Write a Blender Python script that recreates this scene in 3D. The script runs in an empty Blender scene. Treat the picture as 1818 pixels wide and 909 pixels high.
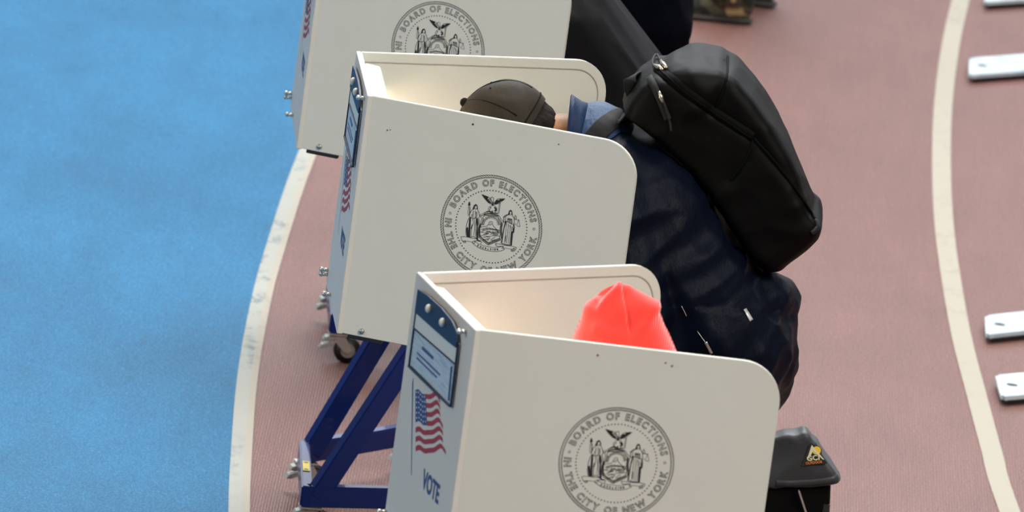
import bpy, bmesh, math, random
from mathutils import Vector, Matrix, noise
from mathutils.bvhtree import BVHTree
C = bpy.context.scene.collection
sc = bpy.context.scene
PI = math.pi
random.seed(4)

# ------------------------------------------------------------------ camera, world, lights, exposure
FPX = 17275.16
PITCH, ROLL, CAMZ = 0.2277, 0.13302, 5.7165
_r = Vector((1, 0, 0)); CF = Vector((0, math.cos(PITCH), -math.sin(PITCH))); _u = _r.cross(CF)
CR = math.cos(ROLL)*_r + math.sin(ROLL)*_u
CU = -math.sin(ROLL)*_r + math.cos(ROLL)*_u
CP = Vector((0, 0, CAMZ))
cam = bpy.data.cameras.new('camera'); camo_ = bpy.data.objects.new('camera', cam); C.objects.link(camo_)
mw = Matrix((CR, CU, -CF)).transposed().to_4x4(); mw.translation = CP
camo_.matrix_world = mw
cam.sensor_width = 36; cam.lens = FPX/1818*36
cam.clip_start = .5; cam.clip_end = 200
cam.dof.use_dof = True; cam.dof.focus_distance = 20.6; cam.dof.aperture_fstop = 9.5
sc.camera = camo_

w = bpy.data.worlds.new('hall light'); sc.world = w; w.use_nodes = True
wn = w.node_tree.nodes; wl = w.node_tree.links
bg = wn['Background']
tc = wn.new('ShaderNodeTexCoord'); sx_ = wn.new('ShaderNodeSeparateXYZ'); rp = wn.new('ShaderNodeValToRGB')
wl.new(tc.outputs['Generated'], sx_.inputs[0]); wl.new(sx_.outputs['Z'], rp.inputs[0]); wl.new(rp.outputs[0], bg.inputs[0])
rp.color_ramp.elements[0].position = 0.0; rp.color_ramp.elements[0].color = (.05, .052, .055, 1)
rp.color_ramp.elements[1].position = 0.85; rp.color_ramp.elements[1].color = (1.0, 1.0, 1.0, 1)
bg.inputs[1].default_value = .42

def area(name, loc, target, size, power, col):
    l = bpy.data.lights.new(name, 'AREA'); l.shape = 'RECTANGLE'; l.size, l.size_y = size; l.energy = power; l.color = col
    o = bpy.data.objects.new(name, l); C.objects.link(o); o.location = loc
    o.rotation_euler = (Vector(target)-Vector(loc)).to_track_quat('-Z', 'Y').to_euler()
    return o
area('ceiling_light_bank', (6.5, 11, 11), (0, 21, 0), (6, 6), 1650, (1.0, .96, .88))
area('skylight_bank', (-1, 31, 12), (0, 22, 0), (9, 9), 1500, (.88, .95, 1.0))
area('overhead_fill', (0, 25, 11), (0, 22, 0), (5, 5), 1000, (1.0, .98, .94))  # extra lamp added overhead to whiten the lamp housing tops
area('far_window_bank', (0, 44, 7.5), (0, 26, 0), (32, 5), 1200, (.90, .93, 1.0))
area('side_fill', (-11, 16, 5), (0, 20, .8), (5, 3), 420, (1.0, .86, .70))  # unseen fill added on the left to lift the front panels

sc.view_settings.view_transform = 'Standard'; sc.view_settings.look = 'None'
sc.view_settings.exposure = 0.13; sc.view_settings.gamma = 1; sc.view_settings.use_curve_mapping = False

# ------------------------------------------------------------------ helpers
def ray(px, py): return CF + CR*((px-909)/FPX) - CU*((py-454.5)/FPX)
def at(px, py, Y):
    d = ray(px, py); return CP + d*(Y/d.y)
def ground(px, py, z=0):
    d = ray(px, py); return CP + d*((z-CAMZ)/d.z)
def lin(c): return tuple(((v/255+.055)/1.055)**2.4 if v > 10 else v/255/12.92 for v in c)

def material(name, col, rough=.6, metal=0, sheen=0, spec=.5, emit=None, coat=0):
    m = bpy.data.materials.new(name); m.use_nodes = True
    b = m.node_tree.nodes['Principled BSDF']
    b.inputs['Base Color'].default_value = (*col, 1); b.inputs['Roughness'].default_value = rough
    b.inputs['Metallic'].default_value = metal; b.inputs['Specular IOR Level'].default_value = spec
    b.inputs['Sheen Weight'].default_value = sheen; b.inputs['Sheen Roughness'].default_value = .5
    b.inputs['Coat Weight'].default_value = coat
    if emit: b.inputs['Emission Color'].default_value = (*emit[0], 1); b.inputs['Emission Strength'].default_value = emit[1]
    return m
def nodes(m): return m.node_tree.nodes, m.node_tree.links, m.node_tree.nodes['Principled BSDF']
def mapped(m, scale, rot=(0, 0, 0)):
    n, l, b = nodes(m); t = n.new('ShaderNodeTexCoord'); mp = n.new('ShaderNodeMapping')
    mp.inputs['Scale'].default_value = scale; mp.inputs['Rotation'].default_value = rot
    l.new(t.outputs['Object'], mp.inputs[0]); return mp
def noise_tex(m, vec, scale, detail=3, rough=.6):
    n, l, b = nodes(m); t = n.new('ShaderNodeTexNoise'); t.inputs['Scale'].default_value = scale
    t.inputs['Detail'].default_value = detail; t.inputs['Roughness'].default_value = rough
    l.new(vec.outputs[0], t.inputs['Vector']); return t
def ramp(m, src, stops):
    n, l, b = nodes(m); r = n.new('ShaderNodeValToRGB'); e = r.color_ramp.elements
    while len(e) < len(stops): e.new(.5)
    for k, (p, c) in enumerate(stops): e[k].position = p; e[k].color = (*c, 1) if len(c) == 3 else c
    l.new(src, r.inputs[0]); return r
def mix(m, a, b_, fac, mode='MIX'):
    n, l, b = nodes(m); x = n.new('ShaderNodeMix'); x.data_type = 'RGBA'; x.blend_type = mode
    if isinstance(fac, (int, float)): x.inputs[0].default_value = fac
    else: l.new(fac, x.inputs[0])
    for v, i in ((a, 6), (b_, 7)):
        if isinstance(v, tuple): x.inputs[i].default_value = (*v[:3], 1)
        else: l.new(v, x.inputs[i])
    return x.outputs[2]
def bump(m, h, strength, dist=.01):
    n, l, b = nodes(m); x = n.new('ShaderNodeBump'); x.inputs['Strength'].default_value = strength; x.inputs['Distance'].default_value = dist
    l.new(h, x.inputs['Height']); l.new(x.outputs[0], b.inputs['Normal'])

def obj(name, bm, m, parent=None, smooth=False, loc=None):
    me = bpy.data.meshes.new(name)
    if isinstance(bm, bmesh.types.BMesh): bm.to_mesh(me); bm.free()
    else: me = bm
    if smooth:
        for p in me.polygons: p.use_smooth = True
    me.materials.clear(); me.materials.append(m)
    o = bpy.data.objects.new(name, me); C.objects.link(o)
    if parent: o.parent = parent
    if loc: o.location = loc
    return o
def thing(name, label, cat, loc=(0, 0, 0), rz=0, group=None):
    o = bpy.data.objects.new(name, None); C.objects.link(o); o.location = loc; o.rotation_euler = (0, 0, rz)
    o.empty_display_size = .1
    o['label'] = label; o['category'] = cat
    if group: o['group'] = group
    return o
def tag(o, label, cat, group=None):
    o['label'] = label; o['category'] = cat
    if group: o['group'] = group
    return o
def autosmooth(o, ang=.6):
    me = o.data
    for p in me.polygons: p.use_smooth = True
    me.set_sharp_from_angle(angle=ang)

def poly_prism(bm, pts, y0, y1, bev=0):
    """pts in (x,z), extruded from y0 to y1"""
    f = [bm.verts.new((p[0], y0, p[1])) for p in pts]; b = [bm.verts.new((p[0], y1, p[1])) for p in pts]
    n = len(pts)
    bm.faces.new(f); bm.faces.new(b[::-1])
    for i in range(n): bm.faces.new((f[i], b[i], b[(i+1) % n], f[(i+1) % n]))
    bmesh.ops.recalc_face_normals(bm, faces=bm.faces)
    if bev:
        es = [e for e in bm.edges if e.is_manifold and e.calc_face_angle(0) > .9]
        bmesh.ops.bevel(bm, geom=es, offset=bev, segments=2, affect='EDGES')
def rounded_rect(x0, x1, z0, z1, rs, n=8):
    """rs radii: bl, br, tr, tl"""
    out = []
    for (cx, cz, r, a0) in ((x0+rs[0], z0+rs[0], rs[0], PI), (x1-rs[1], z0+rs[1], rs[1], 1.5*PI), (x1-rs[2], z1-rs[2], rs[2], 0), (x0+rs[3], z1-rs[3], rs[3], .5*PI)):
        if r < 1e-5: out.append((cx, cz)); continue
        for k in range(n+1):
            a = a0+.5*PI*k/n; out.append((cx+r*math.cos(a), cz+r*math.sin(a)))
    return out
def box(bm, c, s, mat=None, bev=0):
    r = bmesh.ops.create_cube(bm, size=1)
    vs = r['verts']
    bmesh.ops.scale(bm, vec=s, verts=vs)
    if mat is not None: bmesh.ops.transform(bm, matrix=mat, verts=vs)
    bmesh.ops.translate(bm, vec=c, verts=vs)
    if bev:
        es = list({e for v in vs for e in v.link_edges})
        bmesh.ops.bevel(bm, geom=es, offset=bev, segments=2, affect='EDGES')
def bar(bm, a, b, wd, ht, up=(0, 0, 1), bev=.003):
    """rectangular tube a->b, wd across, ht along the up-ish direction"""
    a = Vector(a); b = Vector(b); d = (b-a); L = d.length; d.normalize()
    s = d.cross(Vector(up)).normalized(); u = s.cross(d)
    m = Matrix((d, s, u)).transposed().to_4x4()
    box(bm, (a+b)/2, (L, wd, ht), m, bev)
def cyl(bm, a, b, r0, r1=None, seg=20, caps=True):
    a = Vector(a); b = Vector(b); r1 = r0 if r1 is None else r1
    d = (b-a); q = d.to_track_quat('Z', 'Y').to_matrix().to_4x4(); q.translation = (a+b)/2
    bmesh.ops.create_cone(bm, cap_ends=caps, segments=seg, radius1=r0, radius2=r1, depth=d.length, matrix=q)
def ball(bm, c, r, sub=2, sc_=(1, 1, 1)):
    m = Matrix.Translation(c) @ Matrix.Diagonal((*sc_, 1))
    bmesh.ops.create_icosphere(bm, subdivisions=sub, radius=r, matrix=m)
def tube(bm, pts, r, seg=8):
    pts = [Vector(p) for p in pts]; rings = []
    for i, p in enumerate(pts):
        t = (pts[min(i+1, len(pts)-1)]-pts[max(i-1, 0)]).normalized()
        a = t.cross(Vector((0, 0, 1))) if abs(t.z) < .9 else t.cross(Vector((0, 1, 0)))
        a.normalize(); b = t.cross(a)
        rr = r[i] if isinstance(r, (list, tuple)) else r
        rings.append([bm.verts.new(p+a*rr*math.cos(2*PI*k/seg)+b*rr*math.sin(2*PI*k/seg)) for k in range(seg)])
    for i in range(len(rings)-1):
        for k in range(seg): bm.faces.new((rings[i][k], rings[i][(k+1) % seg], rings[i+1][(k+1) % seg], rings[i+1][k]))
    bm.faces.new(rings[0][::-1]); bm.faces.new(rings[-1])
def strap(bm, pts, nrm, wd, th):
    """flat webbing through pts with normals nrm"""
    rings = []
    for i, p in enumerate(pts):
        t = (pts[min(i+1, len(pts)-1)]-pts[max(i-1, 0)]).normalized(); n = nrm[i].normalized()
        s = t.cross(n).normalized(); w_ = wd[i] if isinstance(wd, (list, tuple)) else wd
        rings.append([bm.verts.new(p+s*w_/2*a+n*b) for a, b in ((-1, 0), (-.9, th), (.9, th), (1, 0), (.9, -th*.5), (-.9, -th*.5))])
    k6 = 6
    for i in range(len(rings)-1):
        for k in range(k6): bm.faces.new((rings[i][k], rings[i][(k+1) % k6], rings[i+1][(k+1) % k6], rings[i+1][k]))
    bm.faces.new(rings[0][::-1]); bm.faces.new(rings[-1])
    bmesh.ops.recalc_face_normals(bm, faces=bm.faces)
def spline(pts, n=6):
    """Catmull-Rom through 2D/3D points"""
    P = [Vector(p) for p in pts]; out = []
    for i in range(len(P)-1):
        a = P[max(i-1, 0)]; b = P[i]; c = P[i+1]; d = P[min(i+2, len(P)-1)]
        for k in range(n):
            t = k/n; out.append(.5*((2*b)+(c-a)*t+(2*a-5*b+4*c-d)*t*t+(3*b-a-3*c+d)*t**3))
    out.append(P[-1]); return out

_sph = None
def sphere_pts():
    global _sph
    if _sph is None:
        b = bmesh.new(); bmesh.ops.create_icosphere(b, subdivisions=2, radius=1); _sph = [v.co.copy() for v in b.verts]; b.free()
    return _sph
def hull(bm, balls):
    """convex hull around balls [(centre, radius or (rx,ry,rz))]"""
    t = bmesh.new()
    for c, r in balls:
        r3 = r if isinstance(r, tuple) else (r, r, r)
        for p in sphere_pts(): t.verts.new((c[0]+p.x*r3[0], c[1]+p.y*r3[1], c[2]+p.z*r3[2]))
    res = bmesh.ops.convex_hull(t, input=t.verts)
    bad = [g for g in res['geom_interior'] if isinstance(g, bmesh.types.BMVert)]
    if bad: bmesh.ops.delete(t, geom=bad, context='VERTS')
    bmesh.ops.recalc_face_normals(t, faces=t.faces)
    me = bpy.data.meshes.new('t'); t.to_mesh(me); t.free(); bm.from_mesh(me); bpy.data.meshes.remove(me)
def chain(bm, pts, rs):
    for i in range(len(pts)-1): hull(bm, [(pts[i], rs[i]), (pts[i+1], rs[i+1])])
def fused(bm, voxel=.006, smooth_it=6, fac=.5, cut=None):
    """union of overlapping closed shapes as one continuous skin"""
    me = bpy.data.meshes.new('t'); bm.to_mesh(me); bm.free()
    o = bpy.data.objects.new('t', me); C.objects.link(o)
    r = o.modifiers.new('r', 'REMESH'); r.mode = 'VOXEL'; r.voxel_size = voxel
    s = o.modifiers.new('s', 'SMOOTH'); s.iterations = smooth_it; s.factor = fac
    dg = bpy.context.evaluated_depsgraph_get(); dg.update()
    out = bpy.data.meshes.new_from_object(o.evaluated_get(dg))
    bpy.data.objects.remove(o); bpy.data.meshes.remove(me)
    b = bmesh.new(); b.from_mesh(out); bpy.data.meshes.remove(out)
    if cut:
        dele = [v for v in b.verts if cut(v.co)]
        bmesh.ops.delete(b, geom=dele, context='VERTS')
    return b
def folds(b, fn):
    b.normal_update()
    mv = [(v, v.normal*fn(v.co)) for v in b.verts]
    for v, d in mv: v.co += d
def ridge(p, f, seed=0):
    q = Vector((p.x*f[0]+seed, p.y*f[1], p.z*f[2]))
    q = q + .35*Vector((noise.noise(q*.6+Vector((7, 0, 0))), noise.noise(q*.6+Vector((0, 9, 0))), noise.noise(q*.6)))
    return 1-2*abs(noise.noise(q)) 
def bvh_of(*objs):
    bpy.context.view_layer.update()
    vs = []; fs = []
    for o in objs:
        mtx = o.matrix_world
        k = len(vs); vs += [mtx @ v.co for v in o.data.vertices]; fs += [[k+i for i in p.vertices] for p in o.data.polygons]
    return BVHTree.FromPolygons(vs, fs)
def on_surface(tree, pxs, off=.001):
    """points and normals where the lines of sight through pxs meet a surface"""
    P = []; N = []
    for x, y in pxs:
        loc, n, i, d = tree.ray_cast(CP, ray(x, y).normalized())
        if loc is None: continue
        if n.dot(CF) > 0: n = -n
        P.append(loc+n*off); N.append(n)
    for _ in range(2):
        N = [(N[max(i-1, 0)]+N[i]+N[min(i+1, len(N)-1)]).normalized() for i in range(len(N))]
    return P, N

# ------------------------------------------------------------------ materials
def track_material(name, a, b_, c, ribs, sheen_col):
    m = material(name, b_, .48, spec=.36 if ribs else .11)
    n, l, bs = nodes(m)
    mp = mapped(m, (1, 1, 1))
    big = noise_tex(m, mapped(m, (1, .35, 1)), 5, 7, .7)
    fine = noise_tex(m, mapped(m, (1, .55, 1)), 230, 3, .75)
    streak = noise_tex(m, mapped(m, (30, 1.2, 1)), 1.5, 3)
    c1 = ramp(m, fine.outputs[0], [(.34, a), (.5, b_), (.68, c)])
    c2 = ramp(m, big.outputs[0], [(.3, (.85, .84, .84)), (.7, (1.12, 1.13, 1.13))])
    x = mix(m, c1.outputs[0], c2.outputs[0], 1, 'MULTIPLY')
    c3 = ramp(m, streak.outputs[0], [(.35, (.965, .965, .965)), (.65, (1.045, 1.045, 1.05))])
    x = mix(m, x, c3.outputs[0], 1 if ribs else .35, 'MULTIPLY')
    if ribs:
        wv = n.new('ShaderNodeTexWave'); wv.wave_type = 'BANDS'; wv.bands_direction = 'X'; wv.inputs['Scale'].default_value = 46
        wv.inputs['Distortion'].default_value = 1.2; wv.inputs['Detail'].default_value = 2; wv.inputs['Detail Scale'].default_value = 3
        l.new(mp.outputs[0], wv.inputs[0])
        c4 = ramp(m, wv.outputs['Fac'], [(.2, (.74, .72, .72)), (.8, (1.22, 1.24, 1.24))])
        x = mix(m, x, c4.outputs[0], .85, 'MULTIPLY')
        bump(m, wv.outputs['Fac'], .4, .003)
    else:
        bump(m, fine.outputs[0], .35, .003)
    l.new(x, bs.inputs['Base Color'])
    bs.inputs['Sheen Weight'].default_value = .12 if ribs else .04; bs.inputs['Sheen Roughness'].default_value = .45
    bs.inputs['Sheen Tint'].default_value = (*sheen_col, 1)
    return m
M = {}
M['track'] = track_material('brown ribbed track surface', (.066, .018, .011), (.152, .060, .045), (.36, .20, .17), True, (.95, .80, .85))
M['infield'] = track_material('blue infield surface', (.003, .070, .165), (.007, .128, .275), (.040, .225, .42), False, (.5, .8, 1))
def line_material(name, base, grime, amount):
    m = material(name, base, .7, spec=.3)
    n, l, bs = nodes(m)
    t = noise_tex(m, mapped(m, (1, .5, 1)), 16, 8, .75)
    t2 = noise_tex(m, mapped(m, (1, .35, 1)), 2.2, 2)
    r = ramp(m, t.outputs[0], [(.50, (0, 0, 0)), (.64, (1, 1, 1))]); r2 = ramp(m, t2.outputs[0], [(.42, (0, 0, 0)), (.62, (1, 1, 1))])
    f = mix(m, r.outputs[0], r2.outputs[0], 1, 'MULTIPLY')
    f2 = mix(m, (0, 0, 0), f, amount)
    l.new(mix(m, base, grime, f2), bs.inputs['Base Color'])
    g = noise_tex(m, mapped(m, (1, .6, 1)), 260, 2); bump(m, g.outputs[0], .3, .002)
    return m
M['line_worn'] = line_material('worn white lane paint', (.36, .365, .33), (.12, .17, .19), .9)
M['line_clean'] = line_material('cream lane paint', (.38, .345, .285), (.27, .24, .195), .5)

def panel_material(name, col):
    m = material(name, col, .45, spec=.35)
    n, l, bs = nodes(m)
    t = noise_tex(m, mapped(m, (1, 1, 1)), 5, 6, .7)
    r = ramp(m, t.outputs[0], [(.35, tuple(v*.97 for v in col)), (.6, col)])
    sp = noise_tex(m, mapped(m, (1, 1, 1.6)), 55, 3, .6)
    rr = ramp(m, sp.outputs[0], [(.745, (0, 0, 0)), (.79, (.30, .30, .30))])
    l.new(mix(m, r.outputs[0], (.45, .36, .24), rr.outputs[0]), bs.inputs['Base Color'])
    return m
M['panel'] = panel_material('off white plastic panel', (.60, .60, .54))
M['panel_front'] = panel_material('off white front panel', (.60, .58, .52))
M['housing'] = material('white lamp housing', (.93, .93, .91), .4)
M['black_ink'] = material('black print', (.012, .012, .012), .6)
M['red_ink'] = material('dark red print', (.33, .02, .03), .6)
M['blue_ink'] = material('navy print', (.03, .06, .20), .6)
M['white_ink'] = material('white star print', (.6, .62, .66), .6)
M['navy_vinyl'] = material('navy vinyl', (.008, .018, .055), .5)
M['clear_vinyl'] = material('clear vinyl', (.75, .8, .85), .18)
nodes(M['clear_vinyl'])[2].inputs['Transmission Weight'].default_value = .6
M['paper'] = material('instruction sheet', (.42, .52, .60), .5)
n_, l_, b_s = nodes(M['paper'])
_t = noise_tex(M['paper'], mapped(M['paper'], (6, 1, 90)), 2.2, 2)
l_.new(ramp(M['paper'], _t.outputs[0], [(.38, (.30, .40, .48)), (.52, (.44, .54, .62))]).outputs[0], b_s.inputs['Base Color'])
M['snap'] = material('pale snap button', (.62, .62, .55), .35)
M['steel'] = material('bright steel', (.62, .63, .60), .3, metal=.9)
M['screw'] = material('dull zinc screw', (.35, .38, .38), .35, metal=.8)
M['black_part'] = material('black rubber edge', (.01, .01, .012), .5)
M['seam'] = material('panel groove', (.36, .33, .28), .6)  # recess shade put into the colour of a thin strip
M['blue_paint'] = material('glossy royal blue paint', (.002, .016, .115), .35, spec=.2, coat=.25)
M['yellow_label'] = material('yellow sticker', (.75, .60, .10), .5)
M['rubber'] = material('black rubber tyre', (.008, .008, .009), .45)
M['hub'] = material('cast wheel hub', (.30, .30, .28), .35, metal=.6)
M['pedal'] = material('grey brake pedal', (.35, .36, .34), .45, metal=.4)
M['lamp'] = material('lit lamp strip', (1, .9, .7), .4, emit=((1, .78, .55), 95))
M['shelf'] = material('grey writing shelf', (.45, .45, .42), .5)
def galv():
    m = material('galvanised steel plate', (.5, .58, .64), .38, metal=.1)
    n, l, bs = nodes(m); t = noise_tex(m, mapped(m, (1, 1, 1)), 12, 3)
    l.new(ramp(m, t.outputs[0], [(.35, (.42, .53, .60)), (.65, (.60, .70, .76))]).outputs[0], bs.inputs['Base Color']); return m
M['galv'] = galv()
def cloth(name, col, rough=.7, sheen=.3, sheen_tint=(1, 1, 1), weave=900, wr=0, spec=.3, var=.2):
    m = material(name, col, rough, sheen=sheen, spec=spec)
    n, l, bs = nodes(m); bs.inputs['Sheen Tint'].default_value = (*sheen_tint, 1)
    t = noise_tex(m, mapped(m, (1, 1, 1)), weave, 2)
    k = noise_tex(m, mapped(m, (1, 1, .6)), 9, 3)
    l.new(ramp(m, k.outputs[0], [(.3, tuple(v*(1-var) for v in col)), (.7, tuple(v*(1+var) for v in col))]).outputs[0], bs.inputs['Base Color'])
    if wr:
        wk = noise_tex(m, mapped(m, (14, 6, 9), (0, .7, 0)), 1.0, 5, .6)
        a = n.new('ShaderNodeMath'); a.operation = 'MULTIPLY_ADD'; a.inputs[1].default_value = .06; l.new(t.outputs[0], a.inputs[0]); l.new(wk.outputs[0], a.inputs[2])
        bump(m, a.outputs[0], wr, .03)
    else: bump(m, t.outputs[0], .25, .001)
    return m
M['jacket_navy'] = cloth('navy satin jacket', (.0016, .0036, .0100), .45, .0, (.4, .65, 1), wr=.3, spec=.09)
M['shirt_blue'] = cloth('mid blue satin', (.008, .022, .066), .5, .0, (.6, .8, 1), wr=.3, spec=.15)
M['lit_blue'] = cloth('lit blue satin yoke', (.020, .060, .15), .4, .05, (.6, .8, 1), wr=.8, spec=.4)  # light on the satin jacket's top, put in as a lighter blue
M['charcoal'] = cloth('charcoal soft jacket', (.0028, .0026, .0032), .8, .03, (.7, .65, .8), wr=.2, spec=.12)
M['dark_navy'] = cloth('dark navy cotton', (.0005, .001, .0035), .85, .0, (.5, .7, 1), wr=.2, spec=.05)
M['trousers'] = cloth('black trousers', (.003, .003, .004), .8, .04, spec=.12)
M['backpack'] = cloth('black pack nylon', (.0008, .0008, .0007), .52, .0, (.7, .85, 1), weave=1400, spec=.11, var=.1)
M['webbing'] = cloth('grey black webbing', (.0055, .006, .0065), .7, .03, (.8, .9, 1), weave=1500)
M['zip'] = cloth('black zip tape', (.0012, .0012, .0012), .7, .0, spec=.08)
M['cap'] = cloth('dark brown waxed cap', (.026, .021, .0135), .6, .0, (1, .9, .8), weave=700, wr=.15, spec=.14)
M['cap_dark'] = cloth('dark cap button', (.006, .005, .004), .8, .0, spec=.1)
M['grey_cloth'] = cloth('dark grey coated cloth', (.022, .024, .026), .5, .15, (.8, .9, 1), weave=1100, spec=.4)
M['leather'] = material('black shoe leather', (.012, .011, .010), .4)
M['sole'] = material('rubber sole', (.03, .028, .025), .7)
M['brass'] = material('zip metal', (.55, .50, .40), .3, metal=.9)
M['reflective'] = material('silver reflective tag', (.55, .55, .55), .35, metal=.3)
M['gold'] = material('yellow print', (.80, .50, .03), .5)
M['orange'] = material('orange print', (.50, .16, .03), .5)
M['cream'] = material('cream print', (.60, .60, .40), .5)
M['eye_white'] = material('eye', (.7, .7, .68), .2)
M['lips'] = material('lips', (.35, .12, .10), .5)
def skin_material(name, col):
    m = material(name, col, .5, spec=.35); n, l, bs = nodes(m)
    t = noise_tex(m, mapped(m, (1, 1, 1)), 60, 4)
    l.new(ramp(m, t.outputs[0], [(.3, tuple(v*.8 for v in col)), (.7, tuple(v*1.15 for v in col))]).outputs[0], bs.inputs['Base Color'])
    bs.inputs['Subsurface Weight'].default_value = .1; bs.inputs['Subsurface Radius'].default_value = (.02, .008, .004)
    return m
M['skin'] = skin_material('tan skin', (.33, .145, .055))
def hair_material(name, col):
    m = material(name, col, .6, spec=.15); n, l, bs = nodes(m)
    t = noise_tex(m, mapped(m, (12, 170, 60), (0, .35, 0)), 4, 3)
    l.new(ramp(m, t.outputs[0], [(.35, tuple(v*.4 for v in col)), (.7, tuple(v*2.2 for v in col))]).outputs[0], bs.inputs['Base Color'])
    bump(m, t.outputs[0], .6, .003); return m
M['hair'] = hair_material('short dark hair', (.009, .006, .0045))
def knit():
    m = cloth('coral knit', (.95, .045, .030), .85, 1.0, (1, .74, .74), weave=600, spec=.15, var=.06)
    n, l, bs = nodes(m)
    wv = n.new('ShaderNodeTexWave'); wv.wave_type = 'BANDS'; wv.bands_direction = 'X'; wv.inputs['Scale'].default_value = 90
    mp = mapped(m, (1, .5, .35), (0, .25, .2)); l.new(mp.outputs[0], wv.inputs[0]); wv.inputs['Distortion'].default_value = .6
    bump(m, wv.outputs['Fac'], .5, .0025)
    return m
M['beanie'] = knit()
def camo():
    m = material('camouflage cloth', (.05, .05, .03), .8); n, l, bs = nodes(m)
    t = noise_tex(m, mapped(m, (1, 1, 1)), 17, 1.5, .5)
    r = ramp(m, t.outputs[0], [(.40, (.010, .012, .008)), (.47, (.055, .055, .032)), (.54, (.05, .030, .028)), (.62, (.33, .24, .12))])
    r.color_ramp.interpolation = 'CONSTANT'
    l.new(r.outputs[0], bs.inputs['Base Color']); return m
M['camo'] = camo()

# ------------------------------------------------------------------ the floor and its lines
def flat(name, pts, z, m):
    bm = bmesh.new(); bm.faces.new([bm.verts.new((p[0], p[1], z)) for p in pts])
    bmesh.ops.recalc_face_normals(bm, faces=bm.faces)
    for f in bm.faces:
        if f.normal.z < 0: f.normal_flip()
    bmesh.ops.triangulate(bm, faces=bm.faces)
    o = obj(name, bm, m); o['kind'] = 'structure'; return o
flat('floor', [(-30, -4), (30, -4), (30, 60), (-30, 60)], 0, M['track'])
inner = [(-.30, 16), (-.42, 19), (-.50, 20.5), (-.570, 21.695), (-.597, 22.262), (-.620, 22.85), (-.632, 23.389), (-.636, 24.002), (-.630, 24.521), (-.621, 25.063), (-.606, 25.594), (-.575, 26.5), (-.52, 27.5), (-.42, 29), (-.25, 31)]
inner = [tuple(v) for v in spline([Vector(p).to_3d() for p in inner], 6)]
flat('floor', [(-12, 8), (.9, 8), (.3, 12)]+[(p[0]+.004, p[1]) for p in inner]+[(.8, 38), (-12, 38)], .0010, M['infield'])
def line(name, pts, wd, z, m):
    bm = bmesh.new(); L = []; 
    for i, p in enumerate(pts):
        a = Vector(pts[max(i-1, 0)][:2]); b = Vector(pts[min(i+1, len(pts)-1)][:2]); t = (b-a).normalized()
        nn = Vector((t.y, -t.x)); L.append((bm.verts.new((p[0], p[1], z)), bm.verts.new((p[0]+nn.x*wd, p[1]+nn.y*wd, z))))
    for i in range(len(L)-1): bm.faces.new((L[i][0], L[i][1], L[i+1][1], L[i+1][0]))
    for f in bm.faces:
        f.normal_update()
        if f.normal.z < 0: f.normal_flip()
    o = obj(name, bm, m); o['kind'] = 'structure'; return o
line('trim_1', inner, .036, .0025, M['line_worn'])
line('trim_2', [(p[0]+.033, p[1]) for p in inner], .017, .0030, M['line_clean'])
outer = [(1.60, 18.5), (1.42, 20.5), (1.241, 22.658), (1.207, 23.246), (1.179, 23.813), (1.151, 24.408), (1.133, 25.04), (1.122, 25.706), (1.124, 26.416), (1.137, 27.17), (1.166, 27.978), (1.214, 28.845), (1.33, 30.5), (1.5, 32)]
outer = [tuple(v) for v in spline([Vector(p).to_3d() for p in outer], 6)]
line('trim_3', outer, .053, .0022, M['line_clean'])

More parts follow.
